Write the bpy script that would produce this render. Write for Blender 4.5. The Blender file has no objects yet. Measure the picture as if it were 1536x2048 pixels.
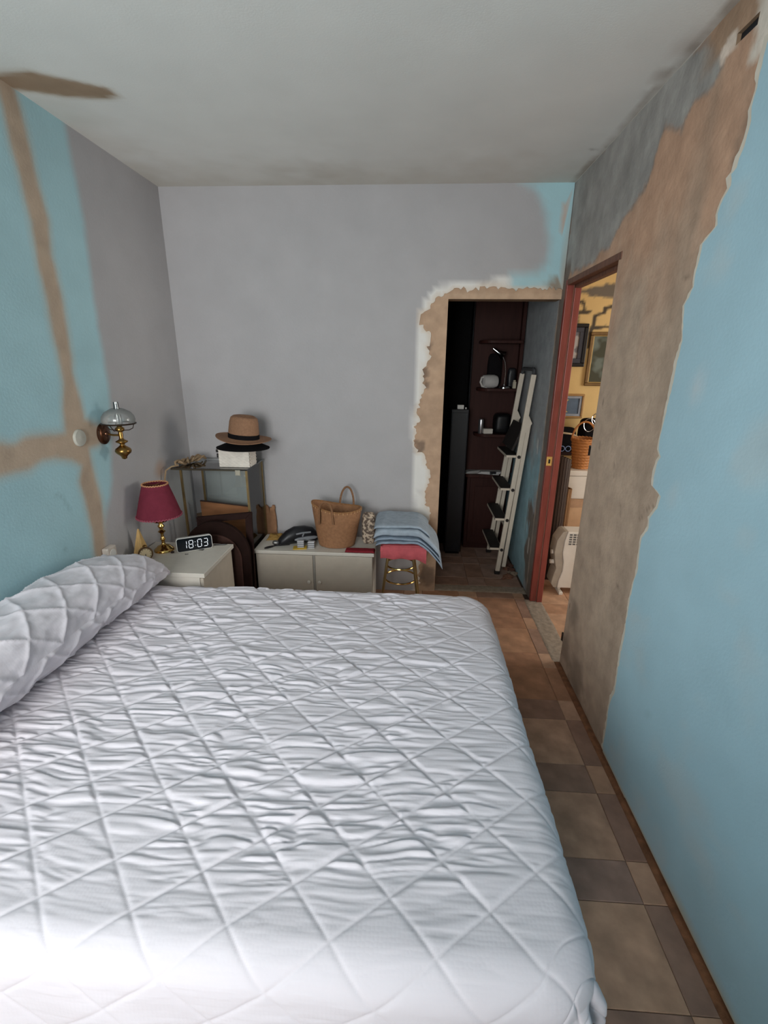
import bpy, math, random
import numpy as np
from mathutils import Vector, Matrix
from mathutils.geometry import delaunay_2d_cdt
random.seed(7); np.random.seed(7)
SC = bpy.context.scene
COL = SC.collection
PI = math.pi

# ------------------------------------------------------------------ camera
W, D, H = 2.332, 3.024, 2.5            # room: width, depth (from the camera), height
YB = -1.20                            # wall with the window, behind the camera
Y0, Y1, HD = 2.246, 2.926, 1.982       # doorway in the right wall
XO, HO = 1.678, 1.919                  # closet opening in the far wall
pitch, yaw, roll = 0.3138, -0.0567, 0.0100
fw = Vector((math.sin(yaw)*math.cos(pitch), math.cos(yaw)*math.cos(pitch), -math.sin(pitch)))
rt = Vector((math.cos(yaw), -math.sin(yaw), 0)); up = rt.cross(fw)
r2 = rt*math.cos(roll) + up*math.sin(roll); u2 = -rt*math.sin(roll) + up*math.cos(roll)
cd = bpy.data.cameras.new('camera'); cam = bpy.data.objects.new('camera', cd); COL.objects.link(cam)
cam.matrix_world = Matrix(((r2.x, u2.x, -fw.x, 1.4813), (r2.y, u2.y, -fw.y, 0.0), (r2.z, u2.z, -fw.z, 1.5686), (0, 0, 0, 1)))
cd.sensor_fit = 'HORIZONTAL'; cd.sensor_width = 36; cd.lens = 932.147/1536*36
cd.clip_start = 0.02; SC.camera = cam

# ------------------------------------------------------------------ light
wd = bpy.data.worlds.new('world'); SC.world = wd; wd.use_nodes = True
bg = wd.node_tree.nodes['Background']; bg.inputs[0].default_value = (0.9, 0.95, 1.0, 1); bg.inputs[1].default_value = 1.0
def area(name, loc, rot, sx, sy, power, color):
    l = bpy.data.lights.new(name, 'AREA'); l.shape = 'RECTANGLE'; l.size = sx; l.size_y = sy
    l.energy = power; l.color = color
    o = bpy.data.objects.new(name, l); o.location = loc; o.rotation_euler = rot; COL.objects.link(o); return o
# daylight outside the balcony window behind the camera, and outside the window of the next room
area('window_daylight', (0.64, YB-0.16, 1.53), (PI/2, 0, 0), 1.2, 1.66, 120, (1.0, 0.98, 0.96))
area('next_room_daylight', (5.16, 2.6, 1.4), (0, PI/2, 0), 1.3, 1.6, 60, (1.0, 0.95, 0.86))
vs = SC.view_settings; vs.view_transform = 'Standard'; vs.look = 'None'; vs.gamma = 1; vs.use_curve_mapping = False; vs.exposure = 0.0

# ------------------------------------------------------------------ helpers
def S(r, g, b):
    f = lambda c: (c/255/12.92) if c/255 <= .04045 else ((c/255+.055)/1.055)**2.4
    return (f(r), f(g), f(b))
def new_mat(name):
    m = bpy.data.materials.new(name); m.use_nodes = True
    nt = m.node_tree; return m, nt, nt.nodes['Principled BSDF']
def mat(name, col, rough=.6, metal=0, var=.12, vscale=20, bump=0, bscale=80, spec=.4, stretch=None, trans=0, emit=None):
    m, nt, b = new_mat(name); N = nt.nodes; L = nt.links
    b.inputs['Roughness'].default_value = rough; b.inputs['Metallic'].default_value = metal
    b.inputs['Specular IOR Level'].default_value = spec; b.inputs['Transmission Weight'].default_value = trans
    tc = N.new('ShaderNodeTexCoord'); src = tc.outputs['Object']
    if stretch:
        mp = N.new('ShaderNodeMapping'); mp.inputs['Scale'].default_value = stretch; L.new(src, mp.inputs[0]); src = mp.outputs[0]
    no = N.new('ShaderNodeTexNoise'); no.inputs['Scale'].default_value = vscale; no.inputs['Detail'].default_value = 5; L.new(src, no.inputs['Vector'])
    mr = N.new('ShaderNodeMapRange'); mr.inputs[1].default_value = .25; mr.inputs[2].default_value = .75
    mr.inputs[3].default_value = 1-var; mr.inputs[4].default_value = 1+var; L.new(no.outputs[0], mr.inputs[0])
    mx = N.new('ShaderNodeVectorMath'); mx.operation = 'SCALE'; mx.inputs[0].default_value = col; L.new(mr.outputs[0], mx.inputs['Scale'])
    L.new(mx.outputs[0], b.inputs['Base Color'])
    if bump:
        n2 = N.new('ShaderNodeTexNoise'); n2.inputs['Scale'].default_value = bscale; n2.inputs['Detail'].default_value = 4; L.new(src, n2.inputs['Vector'])
        bp = N.new('ShaderNodeBump'); bp.inputs['Strength'].default_value = bump; bp.inputs['Distance'].default_value = .004
        L.new(n2.outputs[0], bp.inputs['Height']); L.new(bp.outputs[0], b.inputs['Normal'])
    if emit:
        b.inputs['Emission Color'].default_value = (*emit[:3], 1); b.inputs['Emission Strength'].default_value = emit[3]
    return m
def vmat(name, rough=.9, bump=.3, bscale=120, var=.06, vscale=9, spec=.2):
    m, nt, b = new_mat(name); N = nt.nodes; L = nt.links
    b.inputs['Roughness'].default_value = rough; b.inputs['Specular IOR Level'].default_value = spec
    at = N.new('ShaderNodeAttribute'); at.attribute_name = 'col'
    tc = N.new('ShaderNodeTexCoord')
    no = N.new('ShaderNodeTexNoise'); no.inputs['Scale'].default_value = vscale; no.inputs['Detail'].default_value = 8; L.new(tc.outputs['Object'], no.inputs['Vector'])
    mr = N.new('ShaderNodeMapRange'); mr.inputs[1].default_value = .3; mr.inputs[2].default_value = .7; mr.inputs[3].default_value = 1-var; mr.inputs[4].default_value = 1+var
    L.new(no.outputs[0], mr.inputs[0])
    mx = N.new('ShaderNodeVectorMath'); mx.operation = 'SCALE'; L.new(at.outputs['Color'], mx.inputs[0]); L.new(mr.outputs[0], mx.inputs['Scale'])
    L.new(mx.outputs[0], b.inputs['Base Color'])
    n2 = N.new('ShaderNodeTexNoise'); n2.inputs['Scale'].default_value = bscale; n2.inputs['Detail'].default_value = 5; L.new(tc.outputs['Object'], n2.inputs['Vector'])
    bp = N.new('ShaderNodeBump'); bp.inputs['Strength'].default_value = bump; bp.inputs['Distance'].default_value = .003
    L.new(n2.outputs[0], bp.inputs['Height']); L.new(bp.outputs[0], b.inputs['Normal'])
    return m
def glass_mat(name, tint, fac=.12, rough=.02, milk=0):
    m = bpy.data.materials.new(name); m.use_nodes = True; nt = m.node_tree; N = nt.nodes; L = nt.links
    N.remove(N['Principled BSDF']); out = N['Material Output']
    tr = N.new('ShaderNodeBsdfTransparent'); tr.inputs[0].default_value = (*tint, 1)
    gl = N.new('ShaderNodeBsdfGlossy'); gl.inputs['Roughness'].default_value = rough
    fr = N.new('ShaderNodeFresnel'); fr.inputs[0].default_value = 1.5
    ad = N.new('ShaderNodeMath'); ad.operation = 'ADD'; ad.inputs[1].default_value = fac-.04; L.new(fr.outputs[0], ad.inputs[0])
    mx = N.new('ShaderNodeMixShader'); L.new(ad.outputs[0], mx.inputs[0]); L.new(tr.outputs[0], mx.inputs[1]); L.new(gl.outputs[0], mx.inputs[2])
    if milk:
        df = N.new('ShaderNodeBsdfTranslucent'); df.inputs[0].default_value = (.85, .87, .86, 1); d2 = N.new('ShaderNodeBsdfDiffuse'); d2.inputs[0].default_value = (.8, .82, .81, 1)
        ad2 = N.new('ShaderNodeMixShader'); L.new(df.outputs[0], ad2.inputs[1]); L.new(d2.outputs[0], ad2.inputs[2])
        m2 = N.new('ShaderNodeMixShader'); m2.inputs[0].default_value = milk; L.new(mx.outputs[0], m2.inputs[1]); L.new(ad2.outputs[0], m2.inputs[2]); mx = m2
    L.new(mx.outputs[0], out.inputs[0]); return m

WO = {}      # world offset of each object, so that parts can be written in room coordinates
def tag(o, label=None, cat=None, group=None, kind=None):
    if label: o['label'] = label
    if cat: o['category'] = cat
    if group: o['group'] = group
    if kind: o['kind'] = kind
    return o
def thing(name, label, cat, loc, group=None):
    o = bpy.data.objects.new(name, None); o.empty_display_size = .05; o.location = loc; COL.objects.link(o)
    WO[o.name] = Vector(loc); return tag(o, label, cat, group)
def mesh_obj(name, verts, faces, m, parent=None, smooth=False, bevel=0, angle=35, cols=None, origin=None):
    V = np.asarray(verts, dtype=float).reshape(-1, 3)
    if parent is not None: off = WO[parent.name]; loc = Vector((0, 0, 0))
    else:
        off = Vector(origin) if origin is not None else Vector((float((V[:,0].min()+V[:,0].max())/2), float((V[:,1].min()+V[:,1].max())/2), float(V[:,2].min())))
        loc = off
    me = bpy.data.meshes.new(name)
    if isinstance(faces, np.ndarray): faces = faces.tolist()
    me.from_pydata((V-np.array(off)).tolist(), [], faces); me.update()
    if smooth:
        me.shade_smooth()
        if angle: me.set_sharp_from_angle(angle=math.radians(angle))
    if cols is not None:
        ca = me.color_attributes.new('col', 'FLOAT_COLOR', 'POINT')
        c4 = np.ones((len(V), 4), dtype=np.float32); c4[:, :3] = cols; ca.data.foreach_set('color', c4.ravel())
    me.materials.append(m)
    o = bpy.data.objects.new(name, me); o.location = loc; COL.objects.link(o)
    if parent is not None: o.parent = parent
    WO[o.name] = off
    if bevel:
        bv = o.modifiers.new('bevel', 'BEVEL'); bv.width = bevel; bv.segments = 2; bv.limit_method = 'ANGLE'; bv.angle_limit = math.radians(40)
    return o
class MB:
    def __init__(s): s.v = []; s.f = []
    def add(s, v, f):
        n = len(s.v); s.v += [tuple(map(float, p)) for p in v]; s.f += [tuple(i+n for i in q) for q in f]; return s
    def box(s, lo, hi):
        (a, b, c), (d, e, f) = lo, hi
        return s.add([(a,b,c),(d,b,c),(d,e,c),(a,e,c),(a,b,f),(d,b,f),(d,e,f),(a,e,f)], [(3,2,1,0),(4,5,6,7),(0,1,5,4),(1,2,6,5),(2,3,7,6),(3,0,4,7)])
    def obox(s, c, size, M):
        n = MB().box([-q/2 for q in size], [q/2 for q in size]); return s.add([Vector(c)+M@Vector(p) for p in n.v], n.f)
    def beam(s, p0, p1, w, h, upv=(0,0,1)):
        p0, p1 = Vector(p0), Vector(p1); d = (p1-p0).normalized(); a = d.cross(Vector(upv)).normalized(); b = a.cross(d)
        q = [p+a*x*w/2+b*y*h/2 for p in (p0, p1) for x, y in ((-1,-1),(1,-1),(1,1),(-1,1))]
        return s.add(q, [(3,2,1,0),(4,5,6,7),(0,1,5,4),(1,2,6,5),(2,3,7,6),(3,0,4,7)])
    def rings(s, R, closed=False, cap=True):
        n = len(R[0]); v = [p for r in R for p in r]; f = []; m = len(R)
        for i in range(m if closed else m-1):
            j = (i+1) % m
            for k in range(n): l = (k+1) % n; f.append((i*n+k, i*n+l, j*n+l, j*n+k))
        if cap and not closed: f.append(tuple(range(n))[::-1]); f.append(tuple((m-1)*n+k for k in range(n)))
        return s.add(v, f)
    def tube(s, path, r, n=8, closed=False):
        P = [Vector(p) for p in path]; R = []; m = len(P); prev = None
        rs = r if isinstance(r, (list, tuple)) else [r]*m
        for i, p in enumerate(P):
            t = (P[(i+1) % m]-P[i-1]) if closed else (P[min(i+1, m-1)]-P[max(i-1, 0)])
            t.normalize()
            a = prev if prev is not None else (Vector((0,0,1)) if abs(t.z) < .9 else Vector((1,0,0)))
            a = (a-t*a.dot(t)).normalized(); b = t.cross(a); prev = a
            R.append([p+(a*math.cos(2*PI*k/n)+b*math.sin(2*PI*k/n))*rs[i] for k in range(n)])
        return s.rings(R, closed)
    def cyl(s, p0, p1, r0, r1=None, n=20): return s.tube([p0, p1], [r0, r0 if r1 is None else r1], n)
    def lathe(s, prof, c, n=28, sx=1, sy=1, cap=True, M=None):
        R = []
        for r, z in prof:
            ring = []
            for k in range(n):
                q = Vector((r*sx*math.cos(2*PI*k/n), r*sy*math.sin(2*PI*k/n), z))
                if M is not None: q = M@q
                ring.append(q+Vector(c))
            R.append(ring)
        return s.rings(R, False, cap)
    def prism(s, poly, fn, h0, h1):
        n = len(poly); v = [fn(a, b, h0) for a, b in poly]+[fn(a, b, h1) for a, b in poly]
        return s.add(v, [tuple(range(n))[::-1], tuple(range(n, 2*n))]+[(i, (i+1) % n, n+(i+1) % n, n+i) for i in range(n)])
    def grid(s, G):
        a, b = G.shape[:2]; idx = np.arange(a*b).reshape(a, b)
        f = np.stack([idx[:-1,:-1], idx[1:,:-1], idx[1:,1:], idx[:-1,1:]], -1).reshape(-1, 4).tolist()
        return s.add(G.reshape(-1, 3).tolist(), f)
    def obj(s, name, m, parent=None, **k): return mesh_obj(name, s.v, s.f, m, parent, **k)
def rz(a): return Matrix.Rotation(a, 3, 'Z')

def hashn(ix, iy, seed):
    h = (ix.astype(np.int64)*374761393 + iy.astype(np.int64)*668265263 + seed*982451653) & 0xffffffff
    h = ((h ^ (h >> 13))*1274126177) & 0xffffffff
    return ((h ^ (h >> 16)) & 0xffff)/65535.0
def vnoise(x, y, seed=0):
    x, y = np.broadcast_arrays(np.asarray(x, float), np.asarray(y, float))
    ix = np.floor(x); iy = np.floor(y); fx = x-ix; fy = y-iy; fx = fx*fx*(3-2*fx); fy = fy*fy*(3-2*fy)
    a = hashn(ix, iy, seed); b = hashn(ix+1, iy, seed); c = hashn(ix, iy+1, seed); d = hashn(ix+1, iy+1, seed)
    return (a*(1-fx)+b*fx)*(1-fy)+(c*(1-fx)+d*fx)*fy
def fbm(x, y, scale, octv=4, seed=0):
    t = 0; a = 1; n = 0
    for i in range(octv): t = t+a*vnoise(np.asarray(x)*scale*2**i+17.3*i, np.asarray(y)*scale*2**i+5.1*i, seed+i); n += a; a *= .5
    return t/n
def sdf(P, x, y):                      # signed distance to a polygon, negative inside
    d = np.full(x.shape, 1e9); ins = np.zeros(x.shape, bool); n = len(P)
    for i in range(n):
        (ax, ay), (bx, by) = P[i], P[(i+1) % n]; ex, ey = bx-ax, by-ay
        t = np.clip(((x-ax)*ex+(y-ay)*ey)/(ex*ex+ey*ey+1e-12), 0, 1)
        d = np.minimum(d, np.hypot(x-ax-t*ex, y-ay-t*ey))
        c = ((ay > y) != (by > y)) & (x < (bx-ax)*(y-ay)/((by-ay) if by != ay else 1e-12)+ax); ins ^= c
    return np.where(ins, -d, d)
def seg_d(P, x, y):
    d = np.full(x.shape, 1e9)
    for (ax, ay), (bx, by) in zip(P[:-1], P[1:]):
        ex, ey = bx-ax, by-ay; t = np.clip(((x-ax)*ex+(y-ay)*ey)/(ex*ex+ey*ey+1e-12), 0, 1); d = np.minimum(d, np.hypot(x-ax-t*ex, y-ay-t*ey))
    return d
def soft(d, w): return np.clip(.5-d/w, 0, 1)[..., None]
def mixc(c, new, m): return c*(1-m)+np.asarray(new)*m
def lines(lo, hi, step, extra=()):
    return np.unique(np.round(np.concatenate([np.linspace(lo, hi, int(round((hi-lo)/step))+1), np.array(extra, float)]), 5))
def wall_grid(name, A, B, fn, colfn, m, holes=(), thick=None, parent=None, kind='structure', disp=None):
    """painted face made of a fine grid in (a,b); fn(a,b,depth) gives the place, depth>0 goes into the wall"""
    GA, GB = np.meshgrid(A, B, indexing='ij'); a = GA.ravel(); b = GB.ravel()
    c = colfn(a, b); dz = disp(a, b) if disp else np.zeros_like(a)
    V = np.stack(fn(a, b, dz), -1); na, nb = len(A), len(B); idx = np.arange(na*nb).reshape(na, nb)
    F = np.stack([idx[:-1,:-1], idx[1:,:-1], idx[1:,1:], idx[:-1,1:]], -1).reshape(-1, 4)
    ca = ((A[:-1]+A[1:])/2)[:, None].repeat(nb-1, 1).ravel(); cb = ((B[:-1]+B[1:])/2)[None].repeat(na-1, 0).ravel()
    keep = np.ones(len(F), bool)
    for a0, a1, b0, b1 in holes: keep &= ~((ca > a0) & (ca < a1) & (cb > b0) & (cb < b1))
    F = F[keep].tolist()
    if thick:                          # solid body behind the face, leaving the openings free
        xs = [A[0]]+sorted({h[i] for h in holes for i in (0, 1)})+[A[-1]]; mb = MB()
        for x0, x1 in zip(xs[:-1], xs[1:]):
            hs = sorted([h for h in holes if h[0] <= x0+1e-6 and h[1] >= x1-1e-6], key=lambda h: h[2]); z = B[0]
            for h in hs+[None]:
                z1 = B[-1] if h is None else h[2]
                if z1-z > 1e-4 and x1-x0 > 1e-4:
                    cs = [fn(p, q, t) for t in (.012, thick) for p, q in ((x0, z), (x1, z), (x1, z1), (x0, z1))]
                    mb.add(cs, [(3,2,1,0),(4,5,6,7),(0,1,5,4),(1,2,6,5),(2,3,7,6),(3,0,4,7)])
                    edges = [(p, q, t) for t in (.012, thick) for p, q in ((x0, z), (x1, z), (x1, z1), (x0, z1))]
                if h is not None: z = h[3]
        # the reveals: close the small gap between face and body
        for a0, a1, b0, b1 in holes:
            for (p, q), (r, t) in (((a0,b0),(a0,b1)), ((a0,b1),(a1,b1)), ((a1,b1),(a1,b0))):
                mb.add([fn(p, q, 0), fn(r, t, 0), fn(r, t, .014), fn(p, q, .014)], [(0,1,2,3)])
        n = len(V); V2 = np.array(mb.v); F += [tuple(i+n for i in f) for f in mb.f]
        V = np.vstack([V, V2]); near = colfn(*(np.array([0.]), np.array([0.]))) if False else None
        c = np.vstack([c, np.tile(np.array(BODYC), (len(V2), 1))])
    o = mesh_obj(name, V, F, m, parent, cols=c, smooth=True, angle=50, origin=(0, 0, 0) if parent is None else None)
    if kind and parent is None: o['kind'] = kind
    return o
BODYC = S(150, 125, 102)
def jag(P, amp, seg=.018, seed=1):     # roughen an open polyline
    rnd = random.Random(seed); out = [P[0]]
    for (ax, ay), (bx, by) in zip(P[:-1], P[1:]):
        L = math.hypot(bx-ax, by-ay); n = max(1, int(L/seg)); nx, ny = -(by-ay)/(L+1e-9), (bx-ax)/(L+1e-9)
        for i in range(1, n+1):
            t = i/n; k = rnd.gauss(0, amp) if i < n else 0
            out.append((ax+(bx-ax)*t+nx*k, ay+(by-ay)*t+ny*k))
    return out
def coat(name, poly, fn, colfn, m, parent, step, d0, d1):
    """a layer of plaster with a broken edge lying on a wall: outline triangulated with inner points, edge walls added"""
    P = np.array(poly); n = len(P)
    A = np.arange(P[:,0].min()+step/2, P[:,0].max(), step); B = np.arange(P[:,1].min()+step/2, P[:,1].max(), step)
    ga, gb = [q.ravel() for q in np.meshgrid(A, B)]; d = sdf(poly, ga, gb); k = d < -step*.3
    pts = [Vector(p) for p in poly]+[Vector((float(x), float(y))) for x, y in zip(ga[k], gb[k])]
    vo, eo, fo, *_ = delaunay_2d_cdt(pts, [(i, (i+1) % n) for i in range(n)], [list(range(n))], 1, 1e-5)
    a = np.array([v[0] for v in vo]); b = np.array([v[1] for v in vo]); c = colfn(a, b)
    V = np.stack(fn(a, b, np.full_like(a, d1)), -1)
    cnt = {}
    for f in fo:
        for i in range(len(f)):
            e = (f[i], f[(i+1) % len(f)]); cnt[tuple(sorted(e))] = cnt.get(tuple(sorted(e)), [])+[e]
    bd = [v[0] for v in cnt.values() if len(v) == 1]; bi = sorted({i for e in bd for i in e}); mp = {i: len(vo)+j for j, i in enumerate(bi)}
    V = np.vstack([V, np.stack(fn(a[bi], b[bi], np.full(len(bi), d0)), -1)]); c = np.vstack([c, np.asarray(c)[bi]])
    F = [tuple(f) for f in fo]+[(e[1], e[0], mp[e[0]], mp[e[1]]) for e in bd]
    return mesh_obj(name, V, F, m, parent, cols=c)

# ------------------------------------------------------------------ colours and materials
BLUE = S(170, 206, 214); GREY = S(173, 171, 173); CREAM = S(214, 200, 184); TAN = S(176, 146, 120); WHITE = S(226, 224, 220)
M_paint = vmat('wall_paint', .75, .25, 90, .04, 5, .3)
M_raw = vmat('bare_plaster', .95, .7, 60, .12, 14, .1)
M_ceil = vmat('ceiling_paint', .95, .12, 150, .03, 4, .1)

# ------------------------------------------------------------------ walls, floor, ceiling
L_STRIP = [(1.914,2.523),(1.936,2.421),(1.945,2.303),(1.959,2.199),(1.966,2.067),(1.959,1.902),(1.966,1.862),(1.969,1.674),(1.975,1.521),(1.976,1.463),(1.94,1.368),(1.926,1.256),(1.796,1.269),(1.711,1.276),(1.652,1.259),(1.592,1.273),(1.4,1.278),(1.4,1.175),(1.56,1.164),(1.623,1.161),(1.69,1.151),(1.769,1.174),(1.847,1.165),(1.928,1.142),(1.982,1.103),(1.954,1.038),(1.971,.918),(1.973,.789),(1.959,.698),(1.957,.626),(1.955,.2),(2.02,.2),(2.022,.597),(2.032,.691),(2.053,.834),(2.06,.94),(2.045,1.082),(2.052,1.17),(2.139,1.181),(2.148,1.256),(2.049,1.303),(2.044,1.392),(2.03,1.503),(2.048,1.663),(2.05,1.846),(2.036,1.964),(2.053,2.099),(2.032,2.201),(2.029,2.311),(2.024,2.425),(2.006,2.499),(1.977,2.525)]
L_GREY = [(2.271,2.6),(2.274,2.35),(2.284,2.174),(2.275,2.01),(2.267,1.81),(2.273,1.596),(2.257,1.327),(2.194,1.087),(2.143,.916),(2.05,.796),(1.961,.572),(1.95,-.1),(3.3,-.1),(3.3,2.6)]
def left_col(y, z):
    w = (fbm(y, z, 7, 4, 3)-.5)*.05
    c = np.tile(np.array(BLUE), (len(y), 1)); c = mixc(c, np.array(BLUE)*.93, soft(-(fbm(y, z, 5, 4, 9)-.5)*.4, .1)*.6)
    c = mixc(c, GREY, soft(sdf(L_GREY, y, z)+w*.6, .045))
    d = sdf(L_STRIP, y, z)+w*.5
    c = mixc(c, S(190, 182, 168), soft(d-.018, .045)*.6)
    tan = np.array(S(186, 166, 146))*(.84+.32*fbm(y, z, 18, 4, 21))[:, None]
    c = mixc(c, tan, soft(d, .024))
    # scuffs of darker filler
    c = mixc(c, S(120, 150, 158), soft(seg_d([(1.86,.93),(1.83,1.0),(1.80,1.02)], y, z)-.004, .016)*.5)
    c = mixc(c, S(122, 150, 160), soft(np.hypot(y-1.78, z-.78)-.012+w, .02)*.4)
    # old paint bared beside the display stand
    c = mixc(c, S(170, 140, 118), soft(np.hypot((y-2.62)/1.4, z-.93)-.035+w*1.5, .05)*.7)
    return c
fL = lambda a, b, d: (-d+0*a, a, b)
wall_grid('wall_left', lines(YB, 4.3, .014), lines(0, H, .014), lambda y, z, d: (0*y-d, y, z), left_col, M_paint, thick=.15)

# far wall: bared render around the broken-out closet opening, under a coat of old and new paint
FAR_TAN = [(2.332,1.969),(2.155,1.978),(2.029,1.973),(1.939,1.987),(1.87,1.986),(1.813,1.965),(1.709,1.977),(1.678,1.954),(1.61,1.93),(1.562,1.859),(1.519,1.835),(1.512,1.792),(1.543,1.749),(1.583,1.731),(1.582,1.685),(1.559,1.654),(1.575,1.61),(1.583,1.579),(1.551,1.531),(1.542,1.479),(1.555,1.427),(1.542,1.352),(1.531,1.318),(1.51,1.256),(1.537,1.207),(1.513,1.178),(1.503,1.066),(1.522,1.002),(1.567,.995),(1.585,.949),(1.612,.862),(1.592,.766),(1.586,.71),(1.597,.637),(1.629,.588),(1.612,.519),(1.59,.352),(1.562,.165),(1.559,.0)]
FAR_WHITE = [(2.332,2.03),(2.029,2.039),(1.81,2.005),(1.625,1.997),(1.568,1.951),(1.518,1.867),(1.496,1.71),(1.498,1.551),(1.499,1.42),(1.488,1.248),(1.483,1.107),(1.498,1.016),(1.503,.836),(1.519,.523),(1.524,0),(2.332,0)]
FAR_BLUE = [(2.037,2.511),(2.4,2.536),(2.4,1.95),(2.032,1.95),(2.026,2.039),(2.181,2.06),(2.221,2.124),(2.221,2.225),(2.19,2.348),(2.147,2.444)]
def far_raw(x, z):
    c = np.tile(np.array(S(184, 156, 132)), (len(x), 1))*(.86+.28*fbm(x, z, 16, 5, 31))[:, None]
    for px, pz, r in ((1.553,1.50,.045),(1.567,1.43,.03),(1.57,1.70,.022),(1.575,1.66,.018),(1.535,1.04,.05),(1.55,.99,.03),(1.58,.30,.06),(1.62,.12,.08)):
        c = mixc(c, S(120, 102, 90), soft(np.hypot((x-px)*1.5, z-pz)-r+(fbm(x, z, 30, 3, 5)-.5)*.06, .02)*.75)
    c = mixc(c, S(205, 178, 152), soft(np.abs(z-1.935)-.012+(fbm(x, z, 14, 3, 8)-.5)*.03, .02)*.5)
    return c
def far_disp(x, z):
    r = (fbm(x, z, 25, 5, 41)-.5)*.008
    for px, pz, rr in ((1.553,1.50,.04),(1.567,1.43,.03),(1.57,1.70,.02),(1.535,1.04,.05)): r = r+.010*np.clip(1-np.hypot((x-px)*1.5, z-pz)/rr, 0, 1)
    e = np.minimum(np.abs(x-XO), np.abs(z-HO)+.0*x); return r*np.clip(e/.02, 0, 1)
def far_paint(x, z):
    w = (fbm(x, z, 9, 4, 13)-.5)*.05
    c = np.tile(np.array(GREY), (len(x), 1))
    c = mixc(c, BLUE, soft(sdf(FAR_BLUE, x, z)+w*.8, .05))
    wh = soft(sdf(FAR_WHITE, x, z)+w*.25, .012)*soft(x-2.03+.0*z, .03); c = mixc(c, WHITE, wh)
    c = mixc(c, CREAM, soft(seg_d(FAR_TAN, x, z)-.012+w*.3, .02)*.8)
    c = mixc(c, S(200, 165, 145), soft(np.maximum(np.abs(x-2.325)-.03, np.abs(z-2.32)-.07)+w*.5, .02))
    c = mixc(c, S(150, 140, 126), soft(np.hypot((x-2.31)*.9, z-2.0)-.05+w*1.2, .03))
    c = mixc(c, S(120, 105, 95), soft(np.hypot(x-1.553, z-.735)-.006, .006))
    return c
fF = lambda x, z, d: (x, D+d+0*x, z)
far_edge = jag(FAR_TAN, .006, .012, 5)
wall_far = wall_grid('wall_far', lines(0, W, .014, (XO,)), lines(0, H, .014, (HO,)), fF, far_raw, M_raw, holes=((XO, W+.001, -.01, HO),), thick=.11, disp=far_disp)
coat('paint_coat', far_edge+jag([far_edge[-1], (0.0, 0.0), (0.0, H), (W, H)], 0, .03)[1:], fF, far_paint, M_paint, wall_far, .03, .004, -.007)

# right wall: bare render and concrete where a cupboard stood, blue paint nearer the window
R_CON = [(3.03,2.52),(3.033,2.04),(2.55,2.03),(2.407,2.063),(2.284,2.132),(2.111,2.179),(2.062,2.254),(2.039,2.327),(2.013,2.338),(1.883,2.284),(1.872,2.321),(1.828,2.35),(1.732,2.346),(1.713,2.367),(1.72,2.403),(1.86,2.52)]
R_SMEAR = [(1.715,2.371),(1.723,2.411),(1.683,2.437),(1.654,2.432),(1.644,2.396),(1.686,2.38)]
R_BLUE = [(1.50,2.34),(1.502,2.272),(1.496,2.229),(1.503,2.191),(1.496,2.158),(1.501,2.13),(1.504,2.106),(1.517,2.083),(1.519,2.064),(1.538,2.055),(1.526,2.027),(1.547,2.004),(1.563,1.97),(1.555,1.94),(1.582,1.925),(1.613,1.906),(1.613,1.876),(1.617,1.839),(1.617,1.825),(1.608,1.791),(1.642,1.742),(1.632,1.694),(1.619,1.637),(1.63,1.576),(1.628,1.512),(1.633,1.418),(1.634,1.37),(1.639,1.319),(1.637,1.289),(1.615,1.269),(1.628,1.251),(1.633,1.198),(1.625,1.163),(1.562,1.144),(1.57,1.1),(1.608,1.051),(1.601,1.02),(1.631,.97),(1.629,.92),(1.624,.823),(1.635,.713),(1.623,.593),(1.626,.48),(1.618,.31),(1.632,.268),(1.631,.186),(1.623,.055),(1.62,.012)]
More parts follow.
